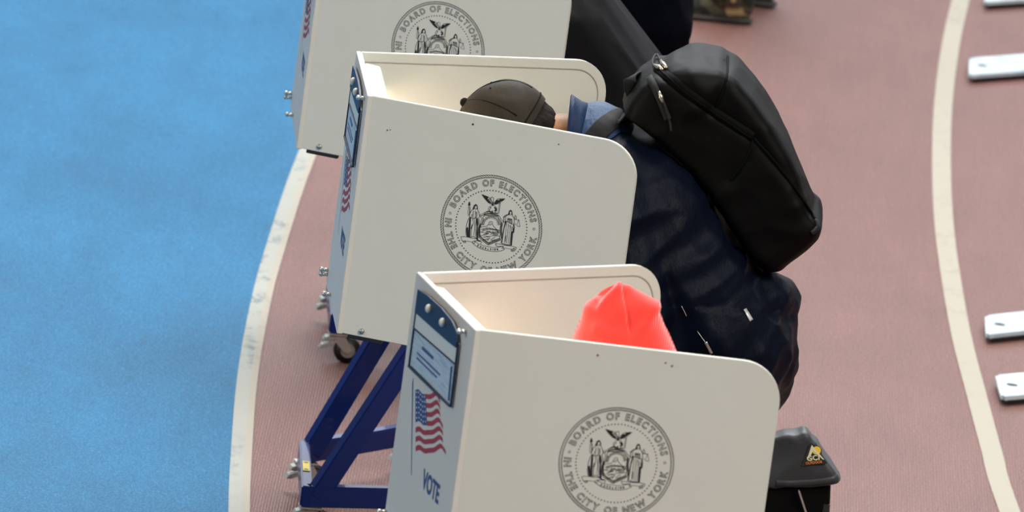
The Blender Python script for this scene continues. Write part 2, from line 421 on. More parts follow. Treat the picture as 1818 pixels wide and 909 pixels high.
# ------------------------------------------------------------------ the printed seal (flat ink on the panel)
SEAL_R = .110
def seal_mesh():
    bm = bmesh.new()
    def V(u, v): return bm.verts.new((u, 0, v))
    def ribbon(pts, wd, close=False):
        pts = [Vector((p[0], p[1])) for p in pts]
        if close: pts = pts+[pts[0]]
        prev = None
        for i, p in enumerate(pts):
            a = pts[i-1] if i else (pts[-2] if close else p); b = pts[i+1] if i < len(pts)-1 else (pts[1] if close else p)
            t = (b-a)
            if t.length < 1e-9: t = Vector((1, 0))
            t.normalize(); nn = Vector((-t.y, t.x))*wd/2
            cur = (V(*(p+nn)), V(*(p-nn)))
            if prev: bm.faces.new((prev[0], prev[1], cur[1], cur[0]))
            prev = cur
    def disc(c, r, n=10):
        bm.faces.new([V(c[0]+r*math.cos(2*PI*k/n), c[1]+r*math.sin(2*PI*k/n)) for k in range(n)])
    def circ(c, r, wd, n=96): ribbon([(c[0]+r*math.cos(2*PI*k/n), c[1]+r*math.sin(2*PI*k/n)) for k in range(n)], wd, True)
    R_ = SEAL_R
    circ((0, 0), R_*.995, .0009); circ((0, 0), R_*.945, .0009)
    for k in range(130):
        a = 2*PI*k/130; b = a+.055
        ribbon([(R_*.95*math.cos(a), R_*.95*math.sin(a)), (R_*.99*math.cos(b), R_*.99*math.sin(b))], .0007)
    for k in range(76):
        a = 2*PI*k/76; disc((R_*.70*math.cos(a), R_*.70*math.sin(a)), R_*.0118, 8)
    for a in (172.5, 7.5):
        a = math.radians(a); circ((R_*.84*math.cos(a), R_*.84*math.sin(a)), R_*.020, .0007, 14)
    # centre: strokes digitised from the print, in its own grid
    def T(x, y):
        dx = (x-443)/7.575; dy = (y-500)/7.575
        return (.0012016*dx+.0001601*dy, .000227*dx-.001189*dy)
    def S(pts, wd=5, close=False, sm=True):
        if sm and len(pts) > 2:
            q = [tuple(v) for v in spline([Vector((p[0], p[1], 0)) for p in (pts+[pts[0]] if close else pts)], 4)]
        else: q = pts+([pts[0]] if close else [])
        ribbon([T(p[0], p[1]) for p in q], wd*.000158)
    def Fp(pts):
        vs = [V(*T(*p)) for p in pts]
        try: f = bm.faces.new(vs); bmesh.ops.triangulate(bm, faces=[f])
        except Exception: pass
    # eagle
    Fp([(318, 68), (372, 88), (405, 100), (392, 128), (412, 140), (408, 158), (432, 160), (440, 185), (425, 192), (392, 165), (360, 125)])
    S([(318, 68), (380, 92), (418, 108), (432, 140), (450, 160), (466, 176)], 5)
    S([(318, 68), (350, 115), (390, 163), (430, 192), (462, 200)], 6)
    for k in range(5): S([(345+k*17, 84+k*9), (372+k*15, 124+k*13)], 4)
    Fp([(628, 127), (560, 130), (545, 150), (520, 142), (505, 165), (488, 178), (484, 200), (520, 196), (565, 168), (600, 147)])
    S([(628, 127), (575, 126), (530, 130), (508, 150), (492, 162), (478, 178)], 5); S([(628, 127), (590, 158), (540, 190), (490, 202)], 5)
    for k in range(4): S([(590-k*22, 130), (568-k*20, 160+k*8)], 4)
    S([(432, 128), (438, 112), (455, 104), (472, 112), (476, 135), (468, 152), (474, 170)], 5); S([(446, 112), (440, 130), (448, 150), (452, 172)], 4)
    for d in (0, 14, 26): S([(448+d, 172), (452+d*.9, 196), (456+d*.6, 215)], 8)
    # globe
    S([(405+57*(1-math.cos(2*PI*k/20)), 268+52*math.sin(2*PI*k/20)) for k in range(20)], 5, True)
    Fp([(478, 238), (500, 240), (516, 262), (512, 285), (490, 300), (482, 285), (498, 270), (488, 255)]); Fp([(430, 240), (446, 235), (438, 256), (426, 258)])
    Fp([(448, 285), (470, 290), (462, 305), (446, 300)]); S([(420, 262), (425, 290), (440, 306)], 7)
    S([(385, 302), (420, 296), (470, 316), (530, 322)], 12); S([(370, 318), (430, 322), (500, 338), (540, 345)], 8); S([(345, 335), (375, 300), (400, 290)], 5)
    S([(566, 178), (556, 250), (545, 325)], 5); S([(552, 182), (543, 250), (532, 322)], 4)
    # shield
    S([(345, 335), (300, 362), (318, 400), (292, 460), (270, 520), (268, 600), (275, 640), (330, 690), (402, 748), (480, 715), (570, 678), (588, 600), (583, 520), (604, 432), (570, 395), (548, 352), (500, 345), (420, 330)], 6, True, False)
    S([(352, 350), (328, 378), (336, 405), (312, 462), (292, 520), (290, 600), (296, 628), (340, 672), (402, 716), (470, 690), (552, 656), (566, 600), (562, 520), (578, 438), (550, 402), (532, 366)], 7, False, False)
    for k in range(26):
        t = k/25; S([(285-15*math.sin(t*3), 470+t*170), (305-15*math.sin(t*3), 462+t*170)], 5)
        S([(566+6*t, 440+t*210), (590-4*t, 446+t*210)], 5)
    for k in range(22):
        t = k/21; S([(350+t*190, 334+t*22), (344+t*186, 352+t*18)], 5)
    for k in range(16): S([(285+k*8, 640+k*7), (300+k*8, 632+k*6)], 5); S([(412+k*10, 738-k*4), (410+k*10, 715-k*4)], 5)
    for k in range(44):
        a = PI*(-.02+1.04*k/43); r0 = 82+14*((k*7) % 5)/4; r1 = 118+12*((k*3) % 4)/3
        S([(440+r0*math.cos(a), 470-r0*.95*math.sin(a)), (440+r1*math.cos(a), 470-r1*.93*math.sin(a))], 3.2)
    S([(415, 470), (412, 445), (432, 430), (455, 436), (462, 460)], 5); S([(425, 455), (440, 448)], 5)
    S([(296, 505), (345, 498), (388, 492), (402, 470), (430, 480), (452, 462), (480, 500), (515, 535), (560, 548)], 5)
    for k in range(16):
        x = 310+k*14; S([(x, 510+abs(k-6)*3), (x+22, 540+abs(k-7)*2.2)], 4+(k % 3)*1.5)
    rnd = random.Random(9)
    for k in range(46):
        x = rnd.uniform(295, 540); y = rnd.choice([560, 575, 590, 602, 640, 655, 668, 680]); 
        if y > 630: x = 320+(x-295)*.75
        S([(x, y+rnd.uniform(-5, 5)), (x+rnd.uniform(14, 42), y+rnd.uniform(-5, 7))], rnd.uniform(3, 9))
    for k in range(6): S([(470+k*13, 565), (468+k*13, 620)], 5)
    S([(290, 625), (340, 618), (400, 632), (470, 622), (560, 628)], 4)
    # left figure with the pole and cap
    S([(150, 190), (152, 640)], 5); Fp([(132, 215), (138, 180), (150, 160), (162, 190), (163, 212), (148, 222)])
    S([(140, 225), (130, 290), (136, 350), (160, 300), (160, 232)], 4)
    Fp([(235, 196), (212, 210), (205, 245), (190, 270), (215, 268), (222, 232), (238, 215), (252, 232), (250, 262), (264, 280), (262, 232), (250, 204)])
    S([(222, 240), (228, 262), (240, 266), (248, 250)], 4); S([(192, 268), (165, 305), (150, 355), (172, 378), (186, 330)], 6)
    S([(262, 278), (280, 318), (284, 372), (262, 384)], 6); S([(284, 340), (320, 330), (352, 312), (385, 302)], 5); S([(286, 358), (330, 345), (372, 322)], 5)
    S([(205, 285), (200, 330), (196, 380)], 6); S([(228, 285), (232, 330), (228, 378)], 6); S([(246, 300), (250, 345), (242, 380)], 8)
    S([(165, 382), (200, 390), (240, 380)], 8)
    Fp([(150, 372), (166, 380), (160, 480), (150, 600), (148, 640), (132, 638), (136, 560), (142, 460)])
    S([(142, 385), (115, 460), (104, 560), (112, 622), (145, 640)], 6); Fp([(106, 520), (128, 500), (134, 560), (138, 634), (116, 622)])
    S([(168, 400), (160, 520), (158, 640)], 5); S([(195, 400), (200, 460), (176, 540), (172, 630)], 5); S([(215, 395), (222, 500), (205, 620)], 4); S([(186, 470), (170, 530)], 8)
    Fp([(240, 385), (262, 388), (268, 440), (258, 500), (262, 560), (268, 690), (246, 668), (240, 600), (246, 500), (236, 440)])
    S([(275, 390), (280, 430), (270, 480)], 6); S([(158, 645), (200, 632), (245, 660)], 6); S([(225, 450), (230, 560), (226, 640)], 4)
    S([(240, 655), (275, 690), (300, 690)], 14)
    # right figure with the scales
    Fp([(704, 274), (684, 286), (676, 320), (664, 345), (690, 344), (690, 308), (706, 292), (716, 310), (714, 340), (730, 352), (726, 306), (718, 284)])
    S([(692, 318), (698, 342), (712, 342)], 4); S([(664, 345), (640, 360), (612, 385), (616, 440), (640, 420)], 7); S([(604, 375), (640, 345), (670, 340)], 8)
    S([(640, 372), (636, 420), (680, 445), (730, 470)], 6); S([(730, 352), (750, 390), (752, 440), (738, 480)], 6)
    for k in range(5): S([(668+k*13, 380+k*4), (664+k*15, 440+k*6)], 6)
    S([(660, 400), (720, 405)], 8); Fp([(632, 430), (650, 432), (620, 520), (604, 610), (590, 712), (576, 710), (596, 600), (612, 500)])
    S([(652, 450), (640, 560), (622, 720)], 5); S([(676, 460), (664, 580), (646, 725)], 5); S([(692, 470), (690, 560), (668, 735)], 4); S([(640, 620), (630, 700)], 7)
    Fp([(716, 565), (738, 560), (726, 640), (720, 745), (700, 742), (708, 650)]); S([(700, 480), (712, 560), (690, 735)], 6)
    Fp([(738, 470), (752, 460), (756, 530), (748, 585), (726, 580), (742, 545)]); S([(725, 500), (735, 550)], 5)
    S([(570, 715), (640, 742), (722, 748)], 9)
    S([(764, 345), (758, 390), (772, 400), (780, 372), (766, 348)], 5); S([(758, 402), (800, 408), (824, 420)], 4); S([(770, 400), (820, 412)], 4)
    S([(806, 415), (790, 470), (790, 490), (826, 498), (826, 480), (812, 418)], 4); S([(765, 450), (772, 480)], 4)
    # ribbons
    S([(35, 636), (90, 634), (170, 650), (262, 664)], 5); S([(35, 636), (48, 680), (75, 712), (100, 714)], 5); S([(60, 690), (120, 694), (190, 706)], 4); S([(75, 700), (95, 690), (98, 714)], 8)
    S([(262, 664), (262, 690), (240, 690), (212, 694)], 6)
    S([(212, 692), (260, 722), (330, 752), (400, 766)], 4); S([(186, 712), (250, 768), (330, 806), (400, 822), (480, 832), (560, 828), (622, 806)], 5); S([(212, 692), (194, 700), (188, 716), (210, 722), (230, 698)], 6)
    S([(270, 690), (310, 702), (300, 735)], 6); S([(400, 766), (470, 778), (540, 776), (600, 762)], 4); S([(600, 762), (612, 790), (622, 806)], 6); S([(590, 775), (600, 800)], 7)
    S([(502, 722), (560, 736), (640, 752), (720, 762), (780, 780)], 5); S([(502, 722), (520, 762), (610, 764)], 6); S([(620, 785), (700, 800), (730, 800)], 4)
    S([(780, 780), (768, 812), (738, 832), (706, 826)], 6); S([(730, 800), (752, 790), (745, 815), (708, 812)], 8)
    bmesh.ops.recalc_face_normals(bm, faces=bm.faces)
    # lettering
    def letter(ch, size, outline, off):
        cu = bpy.data.curves.new('t', 'FONT'); cu.body = ch; cu.size = size; cu.resolution_u = 3; cu.offset = off; cu.align_x = 'CENTER'
        if outline: cu.fill_mode = 'NONE'; cu.bevel_depth = .00044; cu.bevel_resolution = 0
        o = bpy.data.objects.new('t', cu); C.objects.link(o)
        dg = bpy.context.evaluated_depsgraph_get(); dg.update()
        me = bpy.data.meshes.new_from_object(o.evaluated_get(dg)); bpy.data.objects.remove(o); bpy.data.curves.remove(cu)
        xs = [v.co.x for v in me.vertices]; return me, min(xs), max(xs)
    def put(me, fn):
        for v in me.vertices:
            u, vv = fn(v.co.x, v.co.y); v.co = Vector((u, -.0001*(1 if v.co.z > 0 else 0), vv))
        bm.from_mesh(me); bpy.data.meshes.remove(me)
    def arc_text(txt, a0, a1, rad, size, outline, off, top=True, cx=0, cy=0, ws=1.0):
        items = []; tot = 0; gap = size*.13
        for ch in txt:
            if ch == ' ': items.append((None, size*.30)); tot += size*.30; continue
            me, x0, x1 = letter(ch, size, outline, off); wd_ = (x1-x0)*ws; items.append(((me, (x0+x1)/2), wd_)); tot += wd_
        tot += gap*(len(txt)-1); sw = 0 
        k = (abs(a1-a0)*rad)/tot; pos = 0
        for it, wd_ in items:
            c = (pos+wd_/2)*k/rad; pos += wd_+gap
            if it is None: continue
            ang = a0-c if top else a0+c
            me, mid = it
            ca, sa = math.cos(ang), math.sin(ang)
            if top: rt = (sa, -ca); up = (ca, sa)
            else: rt = (-sa, ca); up = (-ca, -sa)
            h2 = size*.35
            put(me, lambda x, y: (cx+ca*rad+rt[0]*(x-mid)*ws*1.0+up[0]*(y-h2), cy+sa*rad+rt[1]*(x-mid)*ws+up[1]*(y-h2)))
    rd = math.radians
    arc_text('BOARD OF ELECTIONS', rd(163.5), rd(16.5), R_*.845, .0188, True, .0003, True, ws=.94)
    arc_text('IN THE CITY OF NEW YORK', rd(179.5), rd(357.5), R_*.845, .0188, True, .0003, False, ws=.94)
    # motto along the ribbon
    mt = [(268, 752), (312, 772), (352, 787), (392, 797), (430, 802), (468, 804), (497, 804), (528, 802), (560, 797)]
    mt = [(266, 752), (300, 770), (334, 782), (368, 791), (402, 798), (436, 802), (464, 804), (494, 805), (530, 804)]
    for i, ch in enumerate('EXCELSIOR'):
        me, x0, x1 = letter(ch, .0056, False, .00022)
        p = Vector(T(*mt[i])); a = Vector(T(*mt[max(i-1, 0)])); b = Vector(T(*mt[min(i+1, 8)])); t = (b-a).normalized(); up = Vector((-t.y, t.x)); mid = (x0+x1)/2
        put(me, lambda x, y: tuple(p+t*(x-mid)*.95+up*(y-.0020)))
    me = bpy.data.meshes.new('seal'); bm.to_mesh(me); bm.free(); return me
SEAL = seal_mesh()

def text_mesh(txt, size, off=0, ws=1, wd=None):
    cu = bpy.data.curves.new('t', 'FONT'); cu.body = txt; cu.size = size; cu.resolution_u = 3; cu.offset = off
    o = bpy.data.objects.new('t', cu); C.objects.link(o)
    dg = bpy.context.evaluated_depsgraph_get(); dg.update()
    me = bpy.data.meshes.new_from_object(o.evaluated_get(dg)); bpy.data.objects.remove(o)
    xs = [v.co.x for v in me.vertices]; x0 = min(xs); x1 = max(xs); s = (wd/(x1-x0)) if wd else ws
    for v in me.vertices: v.co = Vector(((v.co.x-x0)*s, 0, v.co.y))
    return me

# ------------------------------------------------------------------ voting booths
BW, BL, BH, ZB = .430, .588, .514, .90
PT = .012
def to_local(base, yaw, p):
    p = Vector(p)-Vector(base); return Vector((p.x*math.cos(yaw)+p.y*math.sin(yaw), -p.x*math.sin(yaw)+p.y*math.cos(yaw), p.z))
REF = ((-.530, 21.793, 0), .084)
def LR(x, y, z): return to_local(*REF, (x, y, z))
def flagdata():
    """flag art on the front panel, x from the far edge, z below the rim"""
    P = {'pole': [(.071, -.200), (.143, -.368)]}
    return P
def make_booth(name, loc, yaw, an, af, label, full=True, group='white privacy voting booths in a row'):
    t = thing(name, label, 'voting booth', loc, yaw, group)
    z0, z1 = ZB, ZB+BH
    # side panels
    def side(sign, ang):
        bm = bmesh.new(); poly_prism(bm, rounded_rect(0, BL, z0, z1, (.002, .03, .078, .002), 10), 0, PT, .0012)
        o = obj('side_panel', bm, M['panel'], t)
        if sign < 0:
            o.location = (0, -BW/2, 0); o.rotation_euler = (0, 0, -ang); ys = -.0006; yi = PT+.0008
        else:
            o.location = (0, BW/2, 0); o.rotation_euler = (0, 0, ang)
            o.data.transform(Matrix.Translation((0, -PT, 0))); ys = .0006; yi = -PT-.0008
        autosmooth(o)
        # thin raised strip along the inside edge, recess shade put in as darker colour
        g = bmesh.new(); pts = [(.004, z1-.020), (BL-.078, z1-.020)]
        pts += [(BL-.078+.058*math.cos(a), z1-.078+.058*math.sin(a)) for a in [PI/2*(1-k/8) for k in range(1, 9)]]+[(BL-.020, z0+.05)]
        for i in range(len(pts)-1): bar(g, (pts[i][0], yi, pts[i][1]), (pts[i+1][0], yi, pts[i+1][1]), .0020, .0016, up=(0, 1, 0), bev=0)
        obj('groove_shade', g, M['seam'], o)
        s = bpy.data.objects.new('seal', SEAL); C.objects.link(s); s.parent = o; s.location = (.295, ys, z0+.2862)
        if not SEAL.materials: SEAL.materials.append(M['black_ink'])
        if sign > 0: s.rotation_euler = (0, 0, PI); s.location = (.295, ys, z0+.2862)
        s['label'] = 'round black seal printed on the panel'
        b = bmesh.new(); y_ = -.0015 if sign < 0 else .0015
        cyl(b, (.047, 0, z0+.012), (.047, y_*2, z0+.012), .0062, .0052, 18); ball(b, (.047, y_*1.4, z0+.012), .0058, 2, (1, .4, 1))
        for a in (0, PI/2): box(b, (.047, y_*3, z0+.012), (.0062, .0012, .0012), Matrix.Rotation(a, 4, 'Y'))
        obj('screw', b, M['screw'], o, True)
        b = bmesh.new(); box(b, (.055, PT/2 if sign < 0 else -PT/2, z0-.004), (.075, PT*1.02, .008), bev=.001)
        obj('edge_strip', b, M['black_part'], o)
        return o
    near = side(-1, an); far = side(1, af)
    # front panel, frame: x from far edge to near edge, outward -y
    bm = bmesh.new(); poly_prism(bm, rounded_rect(-.002, BW+.002, z0-.002, z1, (.002, .002, .002, .002), 2), -PT*.5, PT*.5, .001)
    fp = obj('front_panel', bm, M['panel_front'], t); fp.location = (0, BW/2, 0); fp.rotation_euler = (0, 0, -PI/2)
    yo = -PT*.5-.0006
    # lamp housing inside the rim
    bm = bmesh.new(); box(bm, (.030, 0, z1-.050), (.034, BW-.045, .062), bev=.002)
    for v in bm.verts:
        if v.co.x > .03 and v.co.z > z1-.05: v.co.z -= .004
    lh = obj('lamp_housing', bm, M['housing'], t)
    bm = bmesh.new(); box(bm, (.0475, -BW*.36, z1-.040), (.002, .035, .014), bev=.001); obj('latch', bm, M['panel'], lh)
    bm = bmesh.new(); box(bm, (.032, 0, z1-.083), (.016, BW-.09, .004), bev=.001); obj('lamp_tube', bm, M['lamp'], lh)
    # writing shelf
    bm = bmesh.new()
    sp = [(.008, -BW/2+.01), (.50*math.cos(an), -BW/2-.50*math.sin(an)+.014), (.50*math.cos(af), BW/2+.50*math.sin(af)-.014), (.008, BW/2-.01)]
    f = [bm.verts.new((x, y, z0+.045)) for x, y in sp]; b = [bm.verts.new((x, y, z0+.025)) for x, y in sp]
    bm.faces.new(f); bm.faces.new(b[::-1])
    for i in range(4): bm.faces.new((f[i], b[i], b[(i+1) % 4], f[(i+1) % 4]))
    bmesh.ops.recalc_face_normals(bm, faces=bm.faces); obj('writing_shelf', bm, M['shelf'], t)
    # document pouch
    pz = lambda d: z1+d
    bm = bmesh.new(); poly_prism(bm, [(.052, pz(-.172)), (.352, pz(-.170)), (.352, pz(-.050)), (.052, pz(-.060))], yo-.004, yo)
    pouch = obj('document_pouch', bm, M['paper'], t); pouch.parent = fp
    bm = bmesh.new()
    arc = [(.049, pz(-.022)), (.12, pz(-.016)), (.22, pz(-.014)), (.30, pz(-.018)), (.338, pz(-.028)), (.352, pz(-.045)), (.349, pz(-.058)), (.30, pz(-.061)), (.20, pz(-.064)), (.049, pz(-.068))]
    poly_prism(bm, [(p[0], p[1]) for p in arc], yo-.008, yo-.004, 0); obj('flap', bm, M['navy_vinyl'], pouch)
    bm = bmesh.new()
    for a, b_ in (((.049, -.06), (.049, -.176)), ((.049, -.176), (.357, -.172)), ((.357, -.172), (.352, -.05))):
        bar(bm, (a[0], yo-.005, pz(a[1])), (b_[0], yo-.005, pz(b_[1])), .003, .006, up=(0, 1, 0) if abs(a[0]-b_[0]) > .1 else (1, 0, 0), bev=0)
    bar(bm, (.051, yo-.0055, pz(-.100)), (.350, yo-.0055, pz(-.090)), .002, .003, up=(0, 1, 0), bev=0)
    obj('binding', bm, M['navy_vinyl'], pouch)
    bm = bmesh.new(); poly_prism(bm, [(.052, pz(-.098)), (.350, pz(-.088)), (.350, pz(-.058)), (.052, pz(-.066))], yo-.0052, yo-.004); obj('clear_strip', bm, M['snap'], pouch)
    bm = bmesh.new()
    for x0, x1, zt, m_ in ((.330, .334, -.10, 0),): bar(bm, (x0, yo-.0055, pz(zt)), (x1+.006, yo-.0055, pz(-.165)), .002, .003, up=(1, 0, 0), bev=0)
    bar(bm, (.12, yo-.0045, pz(-.120)), (.20, yo-.0045, pz(-.119)), .001, .006, up=(0, 0, 1), bev=0); bar(bm, (.09, yo-.0045, pz(-.138)), (.26, yo-.0045, pz(-.136)), .001, .003, up=(0, 0, 1), bev=0)
    bar(bm, (.09, yo-.0045, pz(-.148)), (.24, yo-.0045, pz(-.146)), .001, .003, up=(0, 0, 1), bev=0)
    obj('printed_sheet', bm, M['blue_ink'], pouch)
    for x in (.147, .249):
        bm = bmesh.new(); ball(bm, (x, yo-.010, pz(-.035)), .0088, 3, (1, .8, 1)); obj('snap_button', bm, M['snap'], t, True).parent = fp
    # flag art
    bm = bmesh.new()
    def q3(pts, y=yo): 
        vs = [bm.verts.new((p[0], y, pz(p[1]))) for p in pts]; f_ = bm.faces.new(vs); bmesh.ops.triangulate(bm, faces=[f_])
    q3([(.068, -.204), (.071, -.192), (.075, -.204), (.144, -.368), (.141, -.368)])
    def FL(s, tt):
        """s across 0..1, tt down 0..1 on the waving flag"""
        a = Vector((.095, -.213)); b_ = Vector((.262, -.176)); c_ = Vector((.151, -.319)); d = Vector((.350, -.262))
        p = (1-tt)*((1-s)*a+s*b_)+tt*((1-s)*c_+s*d)
        return (p.x, p.y+.0065*math.sin(s*9.5+.6)*(.3+.7*s)+.002*math.sin(s*17))
    def strip(bmx, s0, s1, t0, t1, n=14, y=yo):
        pr = None
        for k in range(n+1):
            s = s0+(s1-s0)*k/n; a = FL(s, t0); b_ = FL(s, t1)
            cur = (bmx.verts.new((a[0], y, pz(a[1]))), bmx.verts.new((b_[0], y, pz(b_[1]))))
            if pr: bmx.faces.new((pr[0], pr[1], cur[1], cur[0]))
            pr = cur
    strip(bm, 0, .42, 0, .53)
    fl = obj('flag_print', bm, M['blue_ink'], fp); fl['label'] = 'waving flag print, navy canton and pole with red stripes'
    bm = bmesh.new()
    for k in range(0, 13, 2):
        s0 = .43 if k < 7 else 0
        strip(bm, s0, 1-.04*((k*5) % 3), k/13, (k+1.1)/13)
    obj('red_stripes', bm, M['red_ink'], fp)
    bm = bmesh.new()
    for i in range(5):
        for j in range(6):
            a = FL(.05+i*.085, .045+j*.085); c = [(a[0]+.0035*math.cos(2*PI*k/5+.3), a[1]+.0022*math.sin(2*PI*k/5+.3)) for k in range(5)]
            q3(c, yo-.0004)
    obj('white_stars', bm, M['white_ink'], fp)
    me = text_mesh('VOTE', .051, .0018, wd=.122); o = obj('vote_lettering', me, M['blue_ink'], fp); o.location = (.220, yo, z1-.369)
    o['label'] = 'navy VOTE lettering'
    # bolts
    for (x, d, n_b) in ((.375, -.019, 1), (.008, -.492, 2), (.155, -.500, 1)):
        bm = bmesh.new()
        for k in range(n_b):
            zz = z1+d+k*.010; cyl(bm, (x, yo, zz), (x, yo-.010, zz), .0042, .0042, 8); ball(bm, (x, yo-.014, zz), .0058, 2, (1, .9, 1))
        obj('bolt', bm, M['steel'], t, True).parent = fp
    # stand
    zt = .100
    N0, F0, N1, F1 = LR(-.395, 21.555, zt), LR(-.421, 21.95, zt), LR(-.202, 21.640, zt), LR(-.205, 22.232, zt)
    nd = (N1-N0).normalized(); fd = (F1-F0).normalized()
    NE = N0+nd*.50; FE = F0+fd*.42
    bm = bmesh.new(); bar(bm, N0, NE, .028, .05); obj('base_runner', bm, M['blue_paint'], t)
    bm = bmesh.new(); bar(bm, F0, FE, .028, .05); obj('base_runner', bm, M['blue_paint'], t)
    bm = bmesh.new(); sh = Vector((.012, 0, 0)); bar(bm, N0+(N0-F0).normalized()*.012+sh*0, F0+(F0-N0).normalized()*.012, .024, .05)
    fb = obj('front_bar', bm, M['blue_paint'], t)
    bm = bmesh.new(); c = N0.lerp(F0, .42)+Vector((0, 0, .0265)); dd = (F0-N0).normalized(); box(bm, c, (.085, .016, .0010), Matrix.Rotation(math.atan2(dd.y, dd.x), 4, 'Z'))
    obj('sticker', bm, M['yellow_label'], fb)
    for o_ in (-.032, .030):
        bm = bmesh.new(); box(bm, c+dd*o_+Vector((0, 0, .0008)), (.006, .010, .0006), Matrix.Rotation(math.atan2(dd.y, dd.x), 4, 'Z'))
        obj('sticker_print', bm, M['black_ink'], fb)
    for P0, P1, du in ((N0, LR(.040, 21.80, ZB+.02), nd), (F0, LR(-.040, 22.17, ZB+.02), fd)):
        bm = bmesh.new(); bar(bm, P0+Vector((0, 0, -.005))+du*.024, P1, .030, .050); obj('leg', bm, M['blue_paint'], t)
    bm = bmesh.new(); bar(bm, LR(.040, 21.80, ZB+.005), LR(-.040, 22.17, ZB+.005), .04, .03); obj('desk_support', bm, M['blue_paint'], t)
    for P0, rz in ((N0+nd*.015, .12), (F0+fd*.015, .25), (NE-nd*.03, .3), (FE-fd*.03, .4)):
        caster(t, P0, rz)
    return t
def caster(parent, P0, rz):
    cx, cy = P0.x, P0.y; R3 = Matrix.Rotation(rz, 4, 'Z'); base = Vector((cx, cy, 0))
    def X(bm):
        bmesh.ops.transform(bm, matrix=Matrix.Translation(base) @ R3, verts=bm.verts)
    bm = bmesh.new(); box(bm, (0, 0, .0735), (.05, .042, .004), bev=.001); cyl(bm, (0, 0, .073), (0, 0, .064), .016, .014, 16)
    for s in (-1, 1):
        f = [(-.012, .068), (.016, .068), (.036, .036), (.028, .026), (.016, .030), (-.008, .055)]
        y = .0145*s; poly_prism(bm, f, y-.0012, y+.0012)
    box(bm, (.002, 0, .067), (.03, .030, .003)); cyl(bm, (.026, -.018, .0335), (.026, .018, .0335), .004, .004, 10)
    X(bm); ck = obj('caster', bm, M['steel'], parent)
    bm = bmesh.new()
    cyl(bm, (.026, -.011, .0335), (.026, .011, .0335), .0335, .0335, 32)
    bmesh.ops.bevel(bm, geom=[e for e in bm.edges if e.calc_face_angle(0) > 1], offset=.004, segments=3, affect='EDGES')
    X(bm); obj('wheel', bm, M['rubber'], ck, True)
    bm = bmesh.new(); cyl(bm, (.026, -.0125, .0335), (.026, .0125, .0335), .018, .018, 20); X(bm); obj('hub', bm, M['hub'], ck)
    bm = bmesh.new(); poly_prism(bm, [(.006, .069), (-.014, .071), (-.034, .064), (-.040, .056), (-.028, .054), (-.004, .060)], -.015, .015, .002)
    poly_prism(bm, [(-.020, .050), (-.040, .044), (-.046, .036), (-.038, .034), (-.014, .042)], -.012, .012)
    X(bm); obj('brake_pedal', bm, M['pedal'], ck)

booth_front = make_booth('voting_booth', (-.109, 18.121, 0), .301, .227, .350, 'nearest white voting booth, flag print and VOTE fully seen, around the coral beanie')
booth_mid = make_booth('voting_booth', (-.359, 20.079, 0), .100, .339, .347, 'middle white voting booth with a sharp black seal, around the dark cap')
booth_back = make_booth('voting_booth', (-.530, 21.793, 0), .084, .352, .290, 'farther white voting booth, its top cut by the picture edge, on a blue stand')
booth_off = make_booth('voting_booth', (-.546, 23.50, 0), .084, .352, .290, 'farthest voting booth, only its rubber casters and base seen below the middle booth')
# small marks on the outer near panels
def marks(booth, spots, m):
    p = [o for o in booth.children if o.name.startswith('side_panel')][0]
    bm = bmesh.new()
    for s, z, r in spots:
        bm.faces.new([bm.verts.new((s+r*math.cos(2*PI*k/8), -.0007, ZB+BH+z+r*math.sin(2*PI*k/8))) for k in range(8)])
    obj('scuff_mark', bm, m, p)
marks(booth_mid, [(.227, -.020, .0022), (.046, -.066, .0015), (.052, -.064, .0011), (.415, -.028, .0013)], M['black_ink'])
marks(booth_front, [(.232, -.022, .0022), (.362, -.0215, .0018)], M['red_ink']); marks(booth_front, [(.375, -.026, .0022)], M['screw'])

# ------------------------------------------------------------------ steel plates lying on the track
def plate(corners, hole, z, label):
    a, b, c, d = [Vector((p[0], p[1], 0)) for p in corners]       # left-far, left-near, right-near, right-far
    L = .62; e = ((c-b).normalized()+(d-a).normalized()).normalized()
    c2 = b+e*L; d2 = a+e*L
    bm = bmesh.new(); cen = (a+b+c2+d2)/4
    t = .012
    pts = [p-cen for p in (a, b, c2, d2)]
    f = [bm.verts.new((p.x, p.y, t)) for p in pts]; g = [bm.verts.new((p.x, p.y, 0)) for p in pts]
    bm.faces.new(f); bm.faces.new(g[::-1])
    for i in range(4): bm.faces.new((f[i], g[i], g[(i+1) % 4], f[(i+1) % 4]))
    bmesh.ops.recalc_face_normals(bm, faces=bm.faces)
    bmesh.ops.bevel(bm, geom=[e_ for e_ in bm.edges if abs((e_.verts[0].co-e_.verts[1].co).z) > .005], offset=.012, segments=4, affect='EDGES')
    bmesh.ops.bevel(bm, geom=[e_ for e_ in bm.edges if e_.calc_face_angle(0) > 1], offset=.0012, segments=2, affect='EDGES')
    root = thing('steel_plate', label, 'metal plate', (cen.x, cen.y, z), 0, 'galvanised plates at the right edge')
    obj('plate', bm, M['galv'], root)
    bm = bmesh.new(); h = Vector((hole[0], hole[1], 0))-cen
    cyl(bm, (h.x, h.y, .0105), (h.x, h.y, .0126), .015, .015, 24); obj('bolt_hole', bm, M['black_part'], root)
    bm = bmesh.new(); pf_ = [bm.verts.new((p.x*.93, p.y*.93, 0)) for p in pts]; pg_ = [bm.verts.new((p.x*.93, p.y*.93, -.012)) for p in pts]
    bm.faces.new(pf_); bm.faces.new(pg_[::-1])
    for i in range(4): bm.faces.new((pf_[i], pg_[i], pg_[(i+1) % 4], pf_[(i+1) % 4]))
    bmesh.ops.recalc_face_normals(bm, faces=bm.faces)
    obj('rubber_pad', bm, M['black_part'], root)
plate([(1.319, 28.93), (1.306, 28.752), (1.435, 28.872), (1.44, 29.05)], (1.345, 28.86), .0145, 'steel plate at the upper right corner, cut by the top of the picture')
